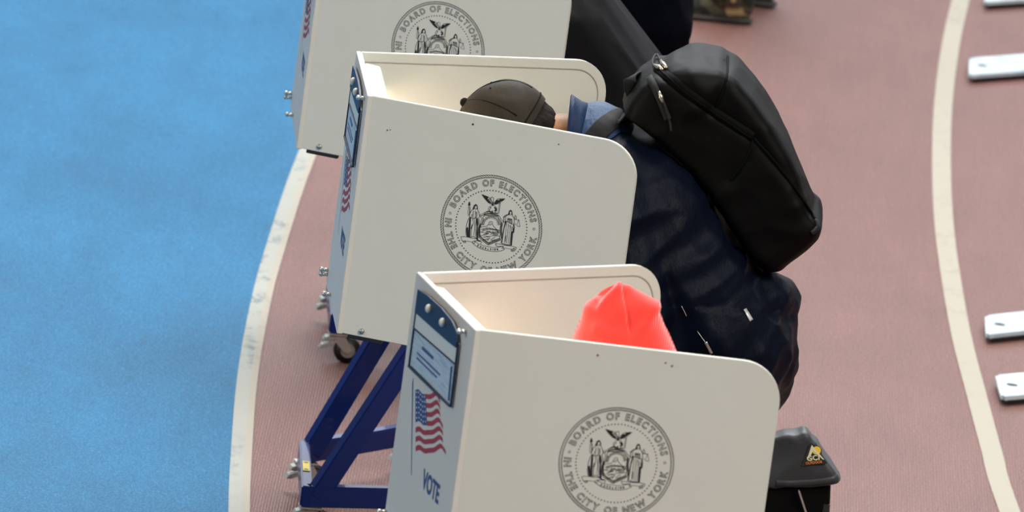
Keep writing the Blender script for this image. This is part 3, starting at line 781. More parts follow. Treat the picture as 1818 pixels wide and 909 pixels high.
plate([(1.249, 27.887), (1.243, 27.636), (1.412, 27.8), (1.417, 28.061)], (1.285, 27.80), .0145, 'longer steel plate with a hole, second from the top at the right edge')
plate([(1.237, 24.602), (1.236, 24.382), (1.341, 24.498), (1.345, 24.709)], (1.274, 24.52), .0145, 'steel plate with a hole, third from the top at the right edge')
plate([(1.251, 23.955), (1.263, 23.729), (1.326, 23.793), (1.33, 24.018)], (1.293, 23.87), .0145, 'lowest steel plate at the right edge, with a slanted end')

# ------------------------------------------------------------------ people
def hand(bm, wrist, d, up, side, curl=.5):
    """palm and five unequal fingers; d = pointing direction, up = back of hand, side = towards the thumb"""
    d = d.normalized(); side = side.normalized(); up = up.normalized()
    palm = wrist+d*.055
    hull(bm, [(wrist, .024), (palm+d*.03+side*.025, .013), (palm+d*.03-side*.027, .012), (palm-d*.01+side*.02, .014)])
    for k, (o, L) in enumerate(((.030, .072), (.010, .080), (-.010, .074), (-.028, .058))):
        a = palm+d*.030+side*o; b = a+(d*math.cos(.3)-up*math.sin(.3))*L*.5+side*o*.15; c = b+(d*math.cos(.9*curl+.3)-up*math.sin(.9*curl+.3))*L*.32; e = c+(d*math.cos(1.4*curl+.4)-up*math.sin(1.4*curl+.4))*L*.25
        chain(bm, [a, b, c, e], [.0092, .0085, .0078, .0068])
    a = palm-d*.025+side*.022; b = a+(d*.55+side*.75).normalized()*.036; c = b+(d*.9+side*.25-up*.2).normalized()*.030; e = c+(d*.9-up*.35).normalized()*.022
    chain(bm, [a, b, c, e], [.013, .0105, .0095, .008])

def body(root, J, m=None, voxel=.006):
    """one continuous body from joints J (world coordinates)"""
    O = root.location; V = lambda p: Vector(p)-O
    bm = bmesh.new()
    hd = V(J['head']); ax = J['crown'].normalized(); fc = J['face'].normalized(); sd = ax.cross(fc).normalized()
    k = J.get('hs', 1.0)
    hull(bm, [(hd+ax*.025*k, .078*k), (hd+ax*.020*k-fc*.022*k, .076*k), (hd+fc*.020*k-ax*.02*k, .066*k)])
    hull(bm, [(hd+fc*.030*k-ax*.03*k, .055*k), (hd+fc*.062*k-ax*.095*k, .022*k), (hd+fc*.01*k-ax*.06*k, .055*k)])     # jaw
    chain(bm, [hd+fc*.082*k-ax*.005*k, hd+fc*.105*k-ax*.038*k], [.008*k, .013*k])                                    # nose
    for s in (-1, 1):
        hull(bm, [(hd+sd*s*.073*k-ax*.01*k-fc*.008*k, .012*k), (hd+sd*s*.079*k-ax*.045*k-fc*.004*k, .008*k), (hd+sd*s*.083*k+ax*.004*k-fc*.016*k, .010*k)])
        hull(bm, [(hd+sd*s*.032*k+fc*.078*k+ax*.006*k, .008*k), (hd+sd*s*.014*k+fc*.084*k+ax*.004*k, .007*k)])       # brow
    hull(bm, [(hd+fc*.084*k-ax*.064*k+sd*.018*k, .006), (hd+fc*.084*k-ax*.064*k-sd*.018*k, .006), (hd+fc*.088*k-ax*.066*k, .009)])
    nk = V(J['neck']); hull(bm, [(hd-ax*.06*k-fc*.02*k, .052*k), (nk, .058)])
    ch = V(J['chest']); pv = V(J['pelvis']); y = Vector((0, 1, 0)) if 'lat' not in J else J['lat']
    hull(bm, [(nk, .055), (ch+y*.12, .085), (ch-y*.12, .085)])
    mid = ch.lerp(pv, .55)
    hull(bm, [(ch+y*.09, .105), (ch-y*.09, .105), (mid+y*.07, .10), (mid-y*.07, .10)])
    hull(bm, [(mid+y*.07, .10), (mid-y*.07, .10), (pv+y*.08, .105), (pv-y*.08, .105)])
    for s in (-1, 1):
        sh, el, wr = V(J['shoulder'][s]), V(J['elbow'][s]), V(J['wrist'][s])
        chain(bm, [ch+y*.12*s, sh], [.08, .058])
        chain(bm, [sh, sh.lerp(el, .5), el, el.lerp(wr, .35), wr], [.056, .047, .038, .040, .025])
        d = (wr-el).normalized(); d = (d+Vector((0, 0, -.15))).normalized()
        inn = y*(-s); up = d.cross(inn); up = up if up.z > 0 else -up
        hand(bm, wr, d, up, inn, .6)
        hp = pv+y*.085*s-Vector((0, 0, .03)); kn = V(J['knee'][s]); an = V(J['ankle'][s]); toe = V(J['toe'][s])
        chain(bm, [hp, hp.lerp(kn, .5), kn, kn.lerp(an, .35), an], [.092, .074, .055, .054, .036])
        chain(bm, [an-Vector((0, 0, .03)), toe], [.040, .024])
    b = fused(bm, voxel, 4)
    o = obj('body', b, m or M['skin'], root, True)
    # eyes
    bm = bmesh.new()
    for s in (-1, 1): ball(bm, hd+sd*s*.030*k+fc*.080*k-ax*.010*k, .010*k, 2)
    obj('eyes', bm, M['eye_white'], root, True)
    return o
def shoes(root, J, m, name='shoe'):
    O = root.location
    for s in (-1, 1):
        an = Vector(J['ankle'][s])-O; toe = Vector(J['toe'][s])-O; d = (toe-an); d.z = 0; d.normalize()
        bm = bmesh.new()
        heel = an-d*.045; heel.z = .050; t2 = Vector((toe.x, toe.y, .034))+d*.012
        hull(bm, [(heel, (.036, .036, .036)), (an+d*.05+Vector((0, 0, -an.z+.058)), .040), (t2, .030), (t2-d*.06+Vector((0, 0, .004)), .041)])
        hull(bm, [(Vector((an.x, an.y, .095)), .043), (heel+Vector((0, 0, .02)), .036), (an+d*.03+Vector((0, 0, -an.z+.06)), .038)])
        so = obj(name, fused(bm, .005, 4, cut=lambda c: c.z < .014), m, root, True)
        bm = bmesh.new(); hull(bm, [(heel+Vector((0, 0, -.038)), (.040, .040, .011)), (t2+Vector((0, 0, -.022)), (.036, .036, .011)), (t2-d*.07+Vector((0, 0, -.022)), (.045, .045, .011))])
        obj('sole', bm, M['sole'], so)
def trousers(root, J, m, r=1.0, amp=.006, seed=3, top=1.0):
    O = root.location; V = lambda p: Vector(p)-O; y = Vector((0, 1, 0)); pv = V(J['pelvis'])
    bm = bmesh.new(); hull(bm, [(pv+y*.075, .128*top), (pv-y*.075, .128*top), (pv+Vector((0, 0, .03))+y*.06, .12*top), (pv+Vector((0, 0, .03))-y*.06, .12*top)])
    for s in (-1, 1):
        hp = pv+y*.085*s-Vector((0, 0, .03)); kn = V(J['knee'][s]); an = V(J['ankle'][s])+Vector((0, 0, .02))
        chain(bm, [hp, hp.lerp(kn, .5), kn, kn.lerp(an, .5), an], [.118*r, .098*r, .080*r, .074*r, .070*r])
    b = fused(bm, .009, 6)
    folds(b, lambda p: amp*(ridge(p, (7, 5, 3.2), seed)-.4)+amp*.6*(ridge(p, (16, 11, 8), seed+5)-.4))
    return obj('trousers', b, m, root, True)
def jacket(root, J, m, name='jacket', extra=(), amp=.008, seed=1, sleeve=1.0, bulk=1.0, voxel=.007, foldfn=None, hem=None):
    O = root.location; V = lambda p: Vector(p)-O; y = Vector((0, 1, 0))
    ch = V(J['chest']); pv = V(J['pelvis']); nk = V(J['neck']); mid = ch.lerp(pv, .5)
    bm = bmesh.new()
    hull(bm, [(nk.lerp(ch, .25), .070), (ch+y*.135, .10), (ch-y*.135, .10)])
    hull(bm, [(ch+y*.11, .125*bulk), (ch-y*.11, .125*bulk), (mid+y*.11, .130*bulk), (mid-y*.11, .130*bulk)])
    hull(bm, [(mid+y*.11, .130*bulk), (mid-y*.11, .130*bulk), (pv+y*.10, .135*bulk), (pv-y*.10, .135*bulk)])
    for s in (-1, 1):
        sh, el, wr = V(J['shoulder'][s]), V(J['elbow'][s]), V(J['wrist'][s])
        chain(bm, [ch+y*.13*s, sh], [.10, .082*sleeve])
        chain(bm, [sh, sh.lerp(el, .5), el, el.lerp(wr, .5), el.lerp(wr, .93)], [.082*sleeve, .078*sleeve, .070*sleeve, .062*sleeve, .043*sleeve])
    for balls in extra: hull(bm, [(V(c), r) for c, r in balls])
    b = fused(bm, voxel, 5)
    fn = foldfn or (lambda p: amp*(ridge(p, (6, 4, 5), seed)-.45)+amp*.5*(ridge(p, (15, 10, 13), seed+3)-.45))
    folds(b, fn)
    bmesh.ops.smooth_vert(b, verts=b.verts, factor=.4, use_axis_x=True, use_axis_y=True, use_axis_z=True)
    return obj(name, b, m, root, True)
Vc = Vector
def two(f): return {s: f(s) for s in (-1, 1)}

# --- the person in the cap (middle booth)
YM = 20.12
JM = dict(head=Vc((-.050, YM, 1.325)), crown=Vc((-.89, 0, .45)), face=Vc((-.45, 0, -.89)), neck=Vc((.110, YM, 1.325)), chest=Vc((.245, YM, 1.225)), pelvis=Vc((.475, YM, .96)),
          shoulder=two(lambda s: Vc((.205, YM+s*.185, 1.235))), elbow=two(lambda s: Vc((.265+(.02 if s < 0 else 0), YM+s*.215, 1.02))), wrist=two(lambda s: Vc((.02, YM+s*.10, 1.000))),
          knee=two(lambda s: Vc((.42, YM+s*.10, .51))), ankle=two(lambda s: Vc((.47+.03*s, YM+s*.11, .085))), toe=two(lambda s: Vc((.30+.03*s, YM+s*.13, .035))))
man = thing('person', 'stooping person in dark cap, navy jacket and black backpack writing in the middle booth', 'person', (.46, YM, 0))
body(man, JM)
trousers(man, JM, M['trousers'], top=.82); shoes(man, JM, M['leather'])
def mid_folds(p):
    d = Vector((p.x*.8+p.z*.6, p.y, p.z*.8-p.x*.6))
    a = .012*(ridge(d, (3.0, 4, 9.0), 1.3)-.45)+.005*(ridge(d, (7, 7, 20), 4)-.45)
    if p.z < 1.05: a += .016*(ridge(Vector((p.x+.25*p.z, p.y, p.z)), (8, 5, 2.2), 9)-.5)
    return a
jk = jacket(man, JM, M['jacket_navy'], foldfn=mid_folds, bulk=1.0,
            extra=[[((.20, YM-.11, 1.285), .078), ((.20, YM+.11, 1.285), .078), ((.30, YM-.12, 1.22), .10), ((.30, YM+.12, 1.22), .10)], [((.50, YM-.09, .95), .130), ((.50, YM+.09, .95), .130), ((.47, YM-.09, .85), .135), ((.50, YM+.09, .85), .125)],
                   [((.345, YM-.13, 1.08), .10), ((.36, YM-.12, .90), .105), ((.48, YM-.10, .88), .10)],
                   [((.535, YM-.06, 1.035), .075), ((.57, YM+.04, 1.02), .055), ((.50, YM, .96), .10)],
                   [((.56, YM-.02, .90), .075), ((.555, YM+.05, .925), .07), ((.48, YM, .90), .11)]])
# blue stand-up collar and yoke
def ring_loft(rings, m, name, parent, caps=False, th=0):
    bm = bmesh.new(); R0 = []
    for c, a, b in rings: R0.append([bm.verts.new(Vector(c)+a*math.cos(2*PI*k/28)+b*math.sin(2*PI*k/28)) for k in range(28)])
    for i in range(len(R0)-1):
        for k in range(28): bm.faces.new((R0[i][k], R0[i][(k+1) % 28], R0[i+1][(k+1) % 28], R0[i+1][k]))
    if caps: bm.faces.new(R0[0][::-1]); bm.faces.new(R0[-1])
    bmesh.ops.recalc_face_normals(bm, faces=bm.faces)
    if th: bmesh.ops.solidify(bm, geom=bm.faces[:], thickness=th)
    return obj(name, bm, m, parent, True)
O = man.location
col_ax = Vc((-.97, 0, .10)).normalized(); yy = Vc((0, 1, 0)); col_u = yy.cross(col_ax).normalized()
if col_u.z < 0: col_u = -col_u
def cr(x, z, rz, ry, tilt=0): 
    u = (col_u*math.cos(tilt)+col_ax*math.sin(tilt)); return (Vc((x, YM, z))-O, yy*ry, u*rz)
ring_loft([cr(.081, 1.345, .073, .076, .12), cr(.090, 1.343, .070, .074, .12), cr(.102, 1.340, .066, .070, .08), cr(.114, 1.340, .063, .070)], M['shirt_blue'], 'collar', man, th=.004)
ring_loft([cr(.110, 1.340, .0635, .071), cr(.124, 1.340, .070, .088), cr(.142, 1.333, .078, .100, -.05), cr(.165, 1.316, .086, .115, -.12), cr(.19, 1.29, .085, .12, -.25)], M['lit_blue'], 'yoke', man)
# cap
def cap_on(root, J, c, ax, fc, r, m, mb):
    ax = ax.normalized(); fc = fc.normalized(); sd = ax.cross(fc).normalized(); O = root.location
    c = Vector(c)-O; bm = bmesh.new(); rings = []
    N = 48; Lv = 16
    for i in range(Lv+1):
        th = (PI/2)*(1-i/Lv); h = r[0]*math.sin(th); q = math.cos(th)
        if i == Lv: h = 0
        ring = []
        for k in range(N):
            a = 2*PI*k/N; seam = 1-.012*max(0, math.cos(a*6))**12 if i > 1 else 1
            ring.append(bm.verts.new(c+ax*h+(fc*math.cos(a)*r[1]+sd*math.sin(a)*r[2])*max(q, .02)*seam))
        rings.append(ring)
    for j in range(1, 5):
        ring = []
        for k in range(N):
            a = 2*PI*k/N; ring.append(bm.verts.new(c-ax*(.009*j)+(fc*math.cos(a)*r[1]+sd*math.sin(a)*r[2])*(1-.006*j*j*.5)))
        rings.append(ring)
    for i in range(len(rings)-1):
        for k in range(N): bm.faces.new((rings[i][k], rings[i][(k+1) % N], rings[i+1][(k+1) % N], rings[i+1][k]))
    bm.faces.new(rings[0])
    bmesh.ops.recalc_face_normals(bm, faces=bm.faces)
    folds(bm, lambda p: .0030*(ridge(p, (22, 18, 22), 2)-.4))
    o = obj('cap', bm, m, root, True)
    bm = bmesh.new(); ball(bm, c+ax*(r[0]+.001), .0105, 2, (1, 1, 1)); obj('cap_button', bm, mb, o, True)
    # band, stitched seams and eyelets
    bm = bmesh.new(); pts = [c-ax*.022+(fc*math.cos(2*PI*k/40)*r[1]+sd*math.sin(2*PI*k/40)*r[2])*1.003 for k in range(41)]; tube(bm, pts, .0016, 6)
    for s6 in range(6):
        a = s6*PI/3; pts = []
        for i in range(14):
            th = PI/2*(i/13); pts.append(c+ax*r[0]*math.sin(th)*1.004+(fc*math.cos(a)*r[1]+sd*math.sin(a)*r[2])*math.cos(th)*1.002)
        tube(bm, pts, .0012, 5)
    obj('seam', bm, mb, o, True)
    bm = bmesh.new()
    for s6 in range(6):
        a = (s6+.5)*PI/3; th = .85; p = c+ax*r[0]*math.sin(th)*1.005+(fc*math.cos(a)*r[1]+sd*math.sin(a)*r[2])*math.cos(th)*1.005
        ball(bm, p, .0030, 1)
    obj('eyelet', bm, mb, o, True)
    # brim in front of the face
    bm = bmesh.new(); A = []; B = []
    for k in range(17):
        a = -1.05+2.1*k/16; e = (fc*math.cos(a)*r[1]+sd*math.sin(a)*r[2]); A.append(bm.verts.new(c-ax*.03+e*.99)); 
        B.append(bm.verts.new(c-ax*(.038+.010*math.cos(a*1.4))+e+fc*.070*math.cos(a*1.45)))
    for k in range(16): bm.faces.new((A[k], A[k+1], B[k+1], B[k]))
    bmesh.ops.recalc_face_normals(bm, faces=bm.faces); bmesh.ops.solidify(bm, geom=bm.faces[:], thickness=.003); obj('brim', bm, m, o, True)
    return o
CAPC = Vc((-.053, YM, 1.326))
cap_on(man, JM, CAPC, Vc((-.89, 0, .45)), Vc((-.45, 0, -.89)), (.099, .107, .086), M['cap'], M['cap_dark'])
def hair_back(root, hd, ax, fc, k=1.0, low=-.075, m='hair'):
    """hair on the back of the head, below a cap"""
    O = root.location; hd = Vector(hd)-O; ax = ax.normalized(); fc = fc.normalized(); sd = ax.cross(fc).normalized()
    bm = bmesh.new()
    hull(bm, [(hd+ax*.02-fc*.028, .079), (hd-ax*.045-fc*.030, .070), (hd-fc*.005, .078)])
    hull(bm, [(hd-ax*.045-fc*.032, .068), (hd-ax*.066-fc*.032+sd*.02, .046), (hd-ax*.066-fc*.032-sd*.02, .046)])
    b = fused(bm, .005, 3, cut=lambda c: ((c-hd).dot(fc) > .035 and (c-hd).dot(ax) < .02) or (c-hd).dot(ax) > -.005)
    folds(b, lambda p: .003*noise.noise(Vector((p.x*25, p.y*160, p.z*60)))+.001)
    o = obj('hair', b, M[m], root, True); return o
hair_back(man, JM['head']+Vc((-.004, 0, -.002)), JM['crown'], JM['face'])

# --- backpack worn by that person
YB = 20.13
OUT = [(1108, 186), (1118, 158), (1138, 130), (1166, 112), (1200, 104), (1240, 100), (1290, 101), (1314, 122), (1340, 152), (1374, 206), (1402, 256), (1424, 306), (1444, 350), (1460, 386), (1456, 408), (1440, 424), (1412, 444), (1384, 464), (1362, 466), (1336, 440), (1304, 392), (1262, 330), (1220, 278), (1176, 236), (1136, 206)]
def backpack():
    root = thing('backpack', 'large black nylon backpack worn on the back of the person in the cap', 'backpack', at(1300, 300, YB)[:])
    O = root.location
    prof = [at(x, y, YB) for x, y in OUT]; cen = sum(prof, Vector())/len(prof)
    ks = [(-1, .70), (-.985, .84), (-.93, .925), (-.80, .975), (-.5, 1), (0, 1.01), (.5, 1), (.80, .975), (.93, .925), (.985, .84), (1, .70)]
    bm = bmesh.new(); rings = []
    for k, s in ks:
        rings.append([bm.verts.new(Vector((cen.x+(p.x-cen.x)*s, YB+.145*k, cen.z+(p.z-cen.z)*s))-O) for p in prof])
    n = len(prof)
    for i in range(len(rings)-1):
        for k in range(n): bm.faces.new((rings[i][k], rings[i][(k+1) % n], rings[i+1][(k+1) % n], rings[i+1][k]))
    bm.faces.new(rings[0]); bm.faces.new(rings[-1])
    bmesh.ops.recalc_face_normals(bm, faces=bm.faces)
    b = fused(bm, .006, 3)
    # pulled seam, sagging creases
    s1 = [at(x, y, YB-.14)-O for x, y in ((1292, 98), (1290, 146), (1276, 172), (1262, 196))]
    s2 = [at(x, y, YB-.14)-O for x, y in ((1166, 128), (1210, 157), (1262, 194), (1338, 243), (1400, 318), (1446, 384))]
    s3 = [at(x, y, YB-.14)-O for x, y in ((1336, 244), (1322, 284), (1298, 320))]
    def dist(p, L):
        best = 9
        for i in range(len(L)-1):
            a = L[i].xz if False else Vector((L[i].x, L[i].z)); c = Vector((L[i+1].x, L[i+1].z)); q = Vector((p.x, p.z)); d = c-a
            t = max(0, min(1, (q-a).dot(d)/d.length_squared)); best = min(best, (q-a-d*t).length)
        return best
    def fn(p):
        v = .007*(ridge(p, (5, 3, 4), 12)-.45)+.0030*(ridge(p, (14, 6, 12), 15)-.4)
        for L, a in ((s1, .007), (s2, .006), (s3, .004)):
            d = dist(p, L); v -= a*math.exp(-(d/.012)**2)
        v += .010*math.exp(-(dist(p, [at(x, y, YB)-O for x, y in ((1236, 118), (1246, 140), (1236, 160))])/.03)**2)
        return v
    folds(b, fn)
    bmesh.ops.smooth_vert(b, verts=b.verts, factor=.4, use_axis_x=True, use_axis_y=True, use_axis_z=True)
    main = obj('main_pack', b, M['backpack'], root, True)
    tree = bvh_of(main)
    def lay(name, pxs, wd, th, m, n=6, off=.0012, parent=None):
        P, N = on_surface(tree, [tuple(v)[:2] for v in spline([Vector((x, y, 0)) for x, y in pxs], n)], off)
        if len(P) < 3: return None
        bm = bmesh.new(); strap(bm, [p-O for p in P], N, wd, th); return obj(name, bm, m, parent or root, True)
    lay('zip', [(1168, 124), (1190, 140), (1226, 168), (1264, 196), (1302, 220), (1338, 243)], .022, .0035, M['zip'])
    lay('zip', [(1170, 127), (1192, 143), (1226, 171), (1264, 199), (1300, 223), (1334, 246)], .004, .005, M['zip'])
    lay('zip', [(1154, 138), (1162, 155), (1170, 172), (1178, 192), (1186, 212)], .016, .004, M['webbing'])
    lay('seam', [(1292, 100), (1291, 130), (1284, 160), (1268, 196)], .005, .002, M['zip'])
    lay('seam', [(1338, 244), (1370, 280), (1400, 318), (1428, 360), (1448, 392)], .006, .003, M['zip'])
    lay('seam', [(1337, 246), (1328, 276), (1312, 302), (1298, 320)], .005, .002, M['zip'])
    lay('seam', [(1448, 392), (1450, 404), (1440, 414)], .010, .004, M['webbing'])
    for px, py, dx, dy in ((1170, 124, 8, 4), (1180, 118, 6, 6), (1174, 172, 3, 10)):
        P, N = on_surface(tree, [(px-dx, py-dy), (px, py), (px+dx, py+dy)], .006)
        if len(P) == 3:
            bm = bmesh.new(); tube(bm, [p-O for p in P], [.003, .0048, .0035], 8); ball(bm, P[1]-O, .0056, 2); obj('zip_pull', bm, M['brass'], root, True)
    for pxs in ([(1166, 100), (1160, 116), (1168, 128), (1174, 116), (1166, 100)], [(1178, 180), (1184, 198), (1190, 216), (1192, 232)]):
        P, N = on_surface(tree, [tuple(v)[:2] for v in spline([Vector((x, y, 0)) for x, y in pxs], 5)], .007)
        if len(P) > 3:
            bm = bmesh.new(); tube(bm, [p-O for p in P], .0026, 7); obj('pull_cord', bm, M['webbing'], root, True)
    # haul loop standing off the top
    A = at(1134, 166, YB-.02); Bq = at(1112, 140, YB-.02); Cq = at(1140, 128, YB-.02); 
    pts = spline([at(1128, 178, YB-.03), at(1120, 158, YB-.035), at(1119, 142, YB-.04), at(1128, 134, YB-.02), at(1142, 136, YB+.01), at(1150, 146, YB+.03)], 6)
    across = (at(1126, 140, YB)-at(1100, 156, YB)).normalized()
    bm = bmesh.new(); strap(bm, [p-O for p in pts], [across.cross(pts[min(i+1, len(pts)-1)]-pts[max(i-1, 0)]).normalized() for i in range(len(pts))], .028, .003); obj('haul_loop', bm, M['webbing'], root, True)
    return root, main
pack, pack_main = backpack()
tree_j = bvh_of(jk, pack_main)
def strap_on(tree, root, name, pxs, wd, th, m, off=.003, n=6, up=None):
    P, N = on_surface(tree, [tuple(v)[:2] for v in spline([Vector((x, y, 0)) for x, y in pxs], n)], off)
    bm = bmesh.new(); strap(bm, [p-root.location for p in P], N, wd, th); return obj(name, bm, m, root, True)
coll = [o for o in man.children if o.name.startswith('collar')][0]
tree_jc = bvh_of(jk, pack_main, coll, [o for o in man.children if o.name.startswith('yoke')][0])
strap_on(tree_jc, pack, 'shoulder_strap', [(1112, 207), (1098, 210), (1082, 219), (1066, 233), (1052, 250), (1040, 274)], .044, .003, M['webbing'], .004)
# jacket details
tree_only = bvh_of(jk)
strap_on(tree_only, man, 'reflective_tag', [(1321, 549), (1327, 559), (1333, 569)], .010, .0015, M['reflective'], .002, 3)
strap_on(tree_only, man, 'zip', [(1238, 587), (1247, 600), (1256, 612)], .0014, .0008, M['brass'], .001, 3)
strap_on(tree_only, man, 'zip_pull', [(1253, 606), (1258, 615), (1264, 626)], .006, .003, M['steel'], .003, 3)
strap_on(tree_only, man, 'zip', [(1210, 543), (1215, 552), (1219, 561)], .0012, .0008, M['reflective'], .001, 3)

# --- person behind at the back booth (charcoal jacket)
YK = 21.86
JK = dict(head=Vc((-.22, YK, 1.35)), crown=Vc((-.85, 0, .4)), face=Vc((-.4, 0, -.9)), neck=Vc((-.08, YK, 1.315)), chest=Vc((.045, YK, 1.20)), pelvis=Vc((.30, YK, .90)),
          shoulder=two(lambda s: Vc((.0, YK+s*.19, 1.22))), elbow=two(lambda s: Vc((.04, YK+s*.23, 1.02))), wrist=two(lambda s: Vc((-.17, YK+s*.11, 1.0))),
          knee=two(lambda s: Vc((.27, YK+s*.10, .49))), ankle=two(lambda s: Vc((.30+.03*s, YK+s*.11, .085))), toe=two(lambda s: Vc((.14+.03*s, YK+s*.13, .035))))
pk = thing('person', 'person in a charcoal black jacket bending over the farther booth, head out of frame', 'person', (.29, YK, 0))
body(pk, JK); trousers(pk, JK, M['trousers'], seed=6); shoes(pk, JK, M['leather'])
def soft_folds(p): return .024*(ridge(Vector((p.x+p.z*.9, p.y, p.z)), (5, 2.5, .8), 3)-.5)+.007*(ridge(Vector((p.x+p.z, p.y, p.z)), (11, 6, 2.5), 8)-.4)
jacket(pk, JK, M['charcoal'], foldfn=soft_folds, bulk=1.06, sleeve=1.1)
hair_back(pk, JK['head'], JK['crown'], JK['face'])

# --- person in navy standing further behind
YN = 23.45
JN = dict(head=Vc((-.10, YN, 1.52)), crown=Vc((-.5, 0, .85)), face=Vc((-.85, 0, -.5)), neck=Vc((.02, YN, 1.40)), chest=Vc((.08, YN, 1.27)), pelvis=Vc((.235, YN, .93)),
          shoulder=two(lambda s: Vc((.06, YN+s*.19, 1.31))), elbow=two(lambda s: Vc((.10, YN+s*.23, 1.06))), wrist=two(lambda s: Vc((-.10, YN+s*.12, 1.0))),
          knee=two(lambda s: Vc((.23, YN+s*.10, .50))), ankle=two(lambda s: Vc((.26+.03*s, YN+s*.11, .085))), toe=two(lambda s: Vc((.09+.03*s, YN+s*.13, .035))))
pn = thing('person', 'person in dark navy clothes standing behind the charcoal jacket, seen from waist down', 'person', (.25, YN, 0))
body(pn, JN); trousers(pn, JN, M['dark_navy'], r=1.12, seed=11, top=1.02, amp=.007); shoes(pn, JN, M['leather'])
jacket(pn, JN, M['dark_navy'], name='coat', amp=.007, seed=21, bulk=.98, extra=[[((.225, YN-.09, .88), .125), ((.225, YN+.09, .88), .125), ((.22, YN-.09, .74), .13), ((.22, YN+.09, .74), .13)]])
hair_back(pn, JN['head'], JN['crown'], JN['face'])

# --- person far behind of whom only the camouflage shoes and cuffs show
YC = 28.2
JC = dict(head=Vc((.42, YC, 1.60)), crown=Vc((-.2, 0, .97)), face=Vc((-.97, 0, -.2)), neck=Vc((.47, YC, 1.46)), chest=Vc((.49, YC, 1.31)), pelvis=Vc((.52, YC, .95)),
          shoulder=two(lambda s: Vc((.49, YC+s*.19, 1.37))), elbow=two(lambda s: Vc((.52, YC+s*.24, 1.10))), wrist=two(lambda s: Vc((.42, YC+s*.20, .88))),
          knee=two(lambda s: Vc((.51-.01*s, YC+s*.11, .50))), ankle={-1: Vc((.53, YC-.13, .085)), 1: Vc((.60, YC+.17, .085))}, toe={-1: Vc((.38, YC-.15, .035)), 1: Vc((.45, YC+.17, .035))})
pc = thing('person', 'person far behind of whom only camouflage shoes and trouser cuffs show at the top edge', 'person', (.52, YC, 0))
body(pc, JC, voxel=.008); trousers(pc, JC, M['camo'], r=1.05, seed=17, amp=.010); shoes(pc, JC, M['camo'])
jacket(pc, JC, M['camo'], seed=31, voxel=.009)
hair_back(pc, JC['head'], JC['crown'], JC['face'])

# --- person with the coral beanie (front booth)
YF = 18.17
JF = dict(head=Vc((.228, YF, 1.325)), crown=Vc((-.10, 0, 1)), face=Vc((-1, 0, -.10)), neck=Vc((.262, YF, 1.195)), chest=Vc((.28, YF+.03, 1.07)), pelvis=Vc((.31, YF+.03, .76)), hs=.95,
          shoulder=two(lambda s: Vc((.275, YF+.03+s*.145, 1.10))), elbow=two(lambda s: Vc((.27, YF+.03+s*.155, .98))), wrist=two(lambda s: Vc((.08, YF+.03+s*.09, 1.02))),
          knee=two(lambda s: Vc((.28, YF+s*.09, .43))), ankle=two(lambda s: Vc((.31+.02*s, YF+s*.10, .085))), toe=two(lambda s: Vc((.16+.02*s, YF+s*.12, .035))))
pf = thing('person', 'short person in a coral knitted beanie, hidden by the nearest booth up to the hat', 'person', (.30, YF, 0))
body(pf, JF); trousers(pf, JF, M['trousers'], r=.9, seed=22, top=.9); shoes(pf, JF, M['leather'])
jacket(pf, JF, M['dark_navy'], seed=41, bulk=.85, sleeve=.85)
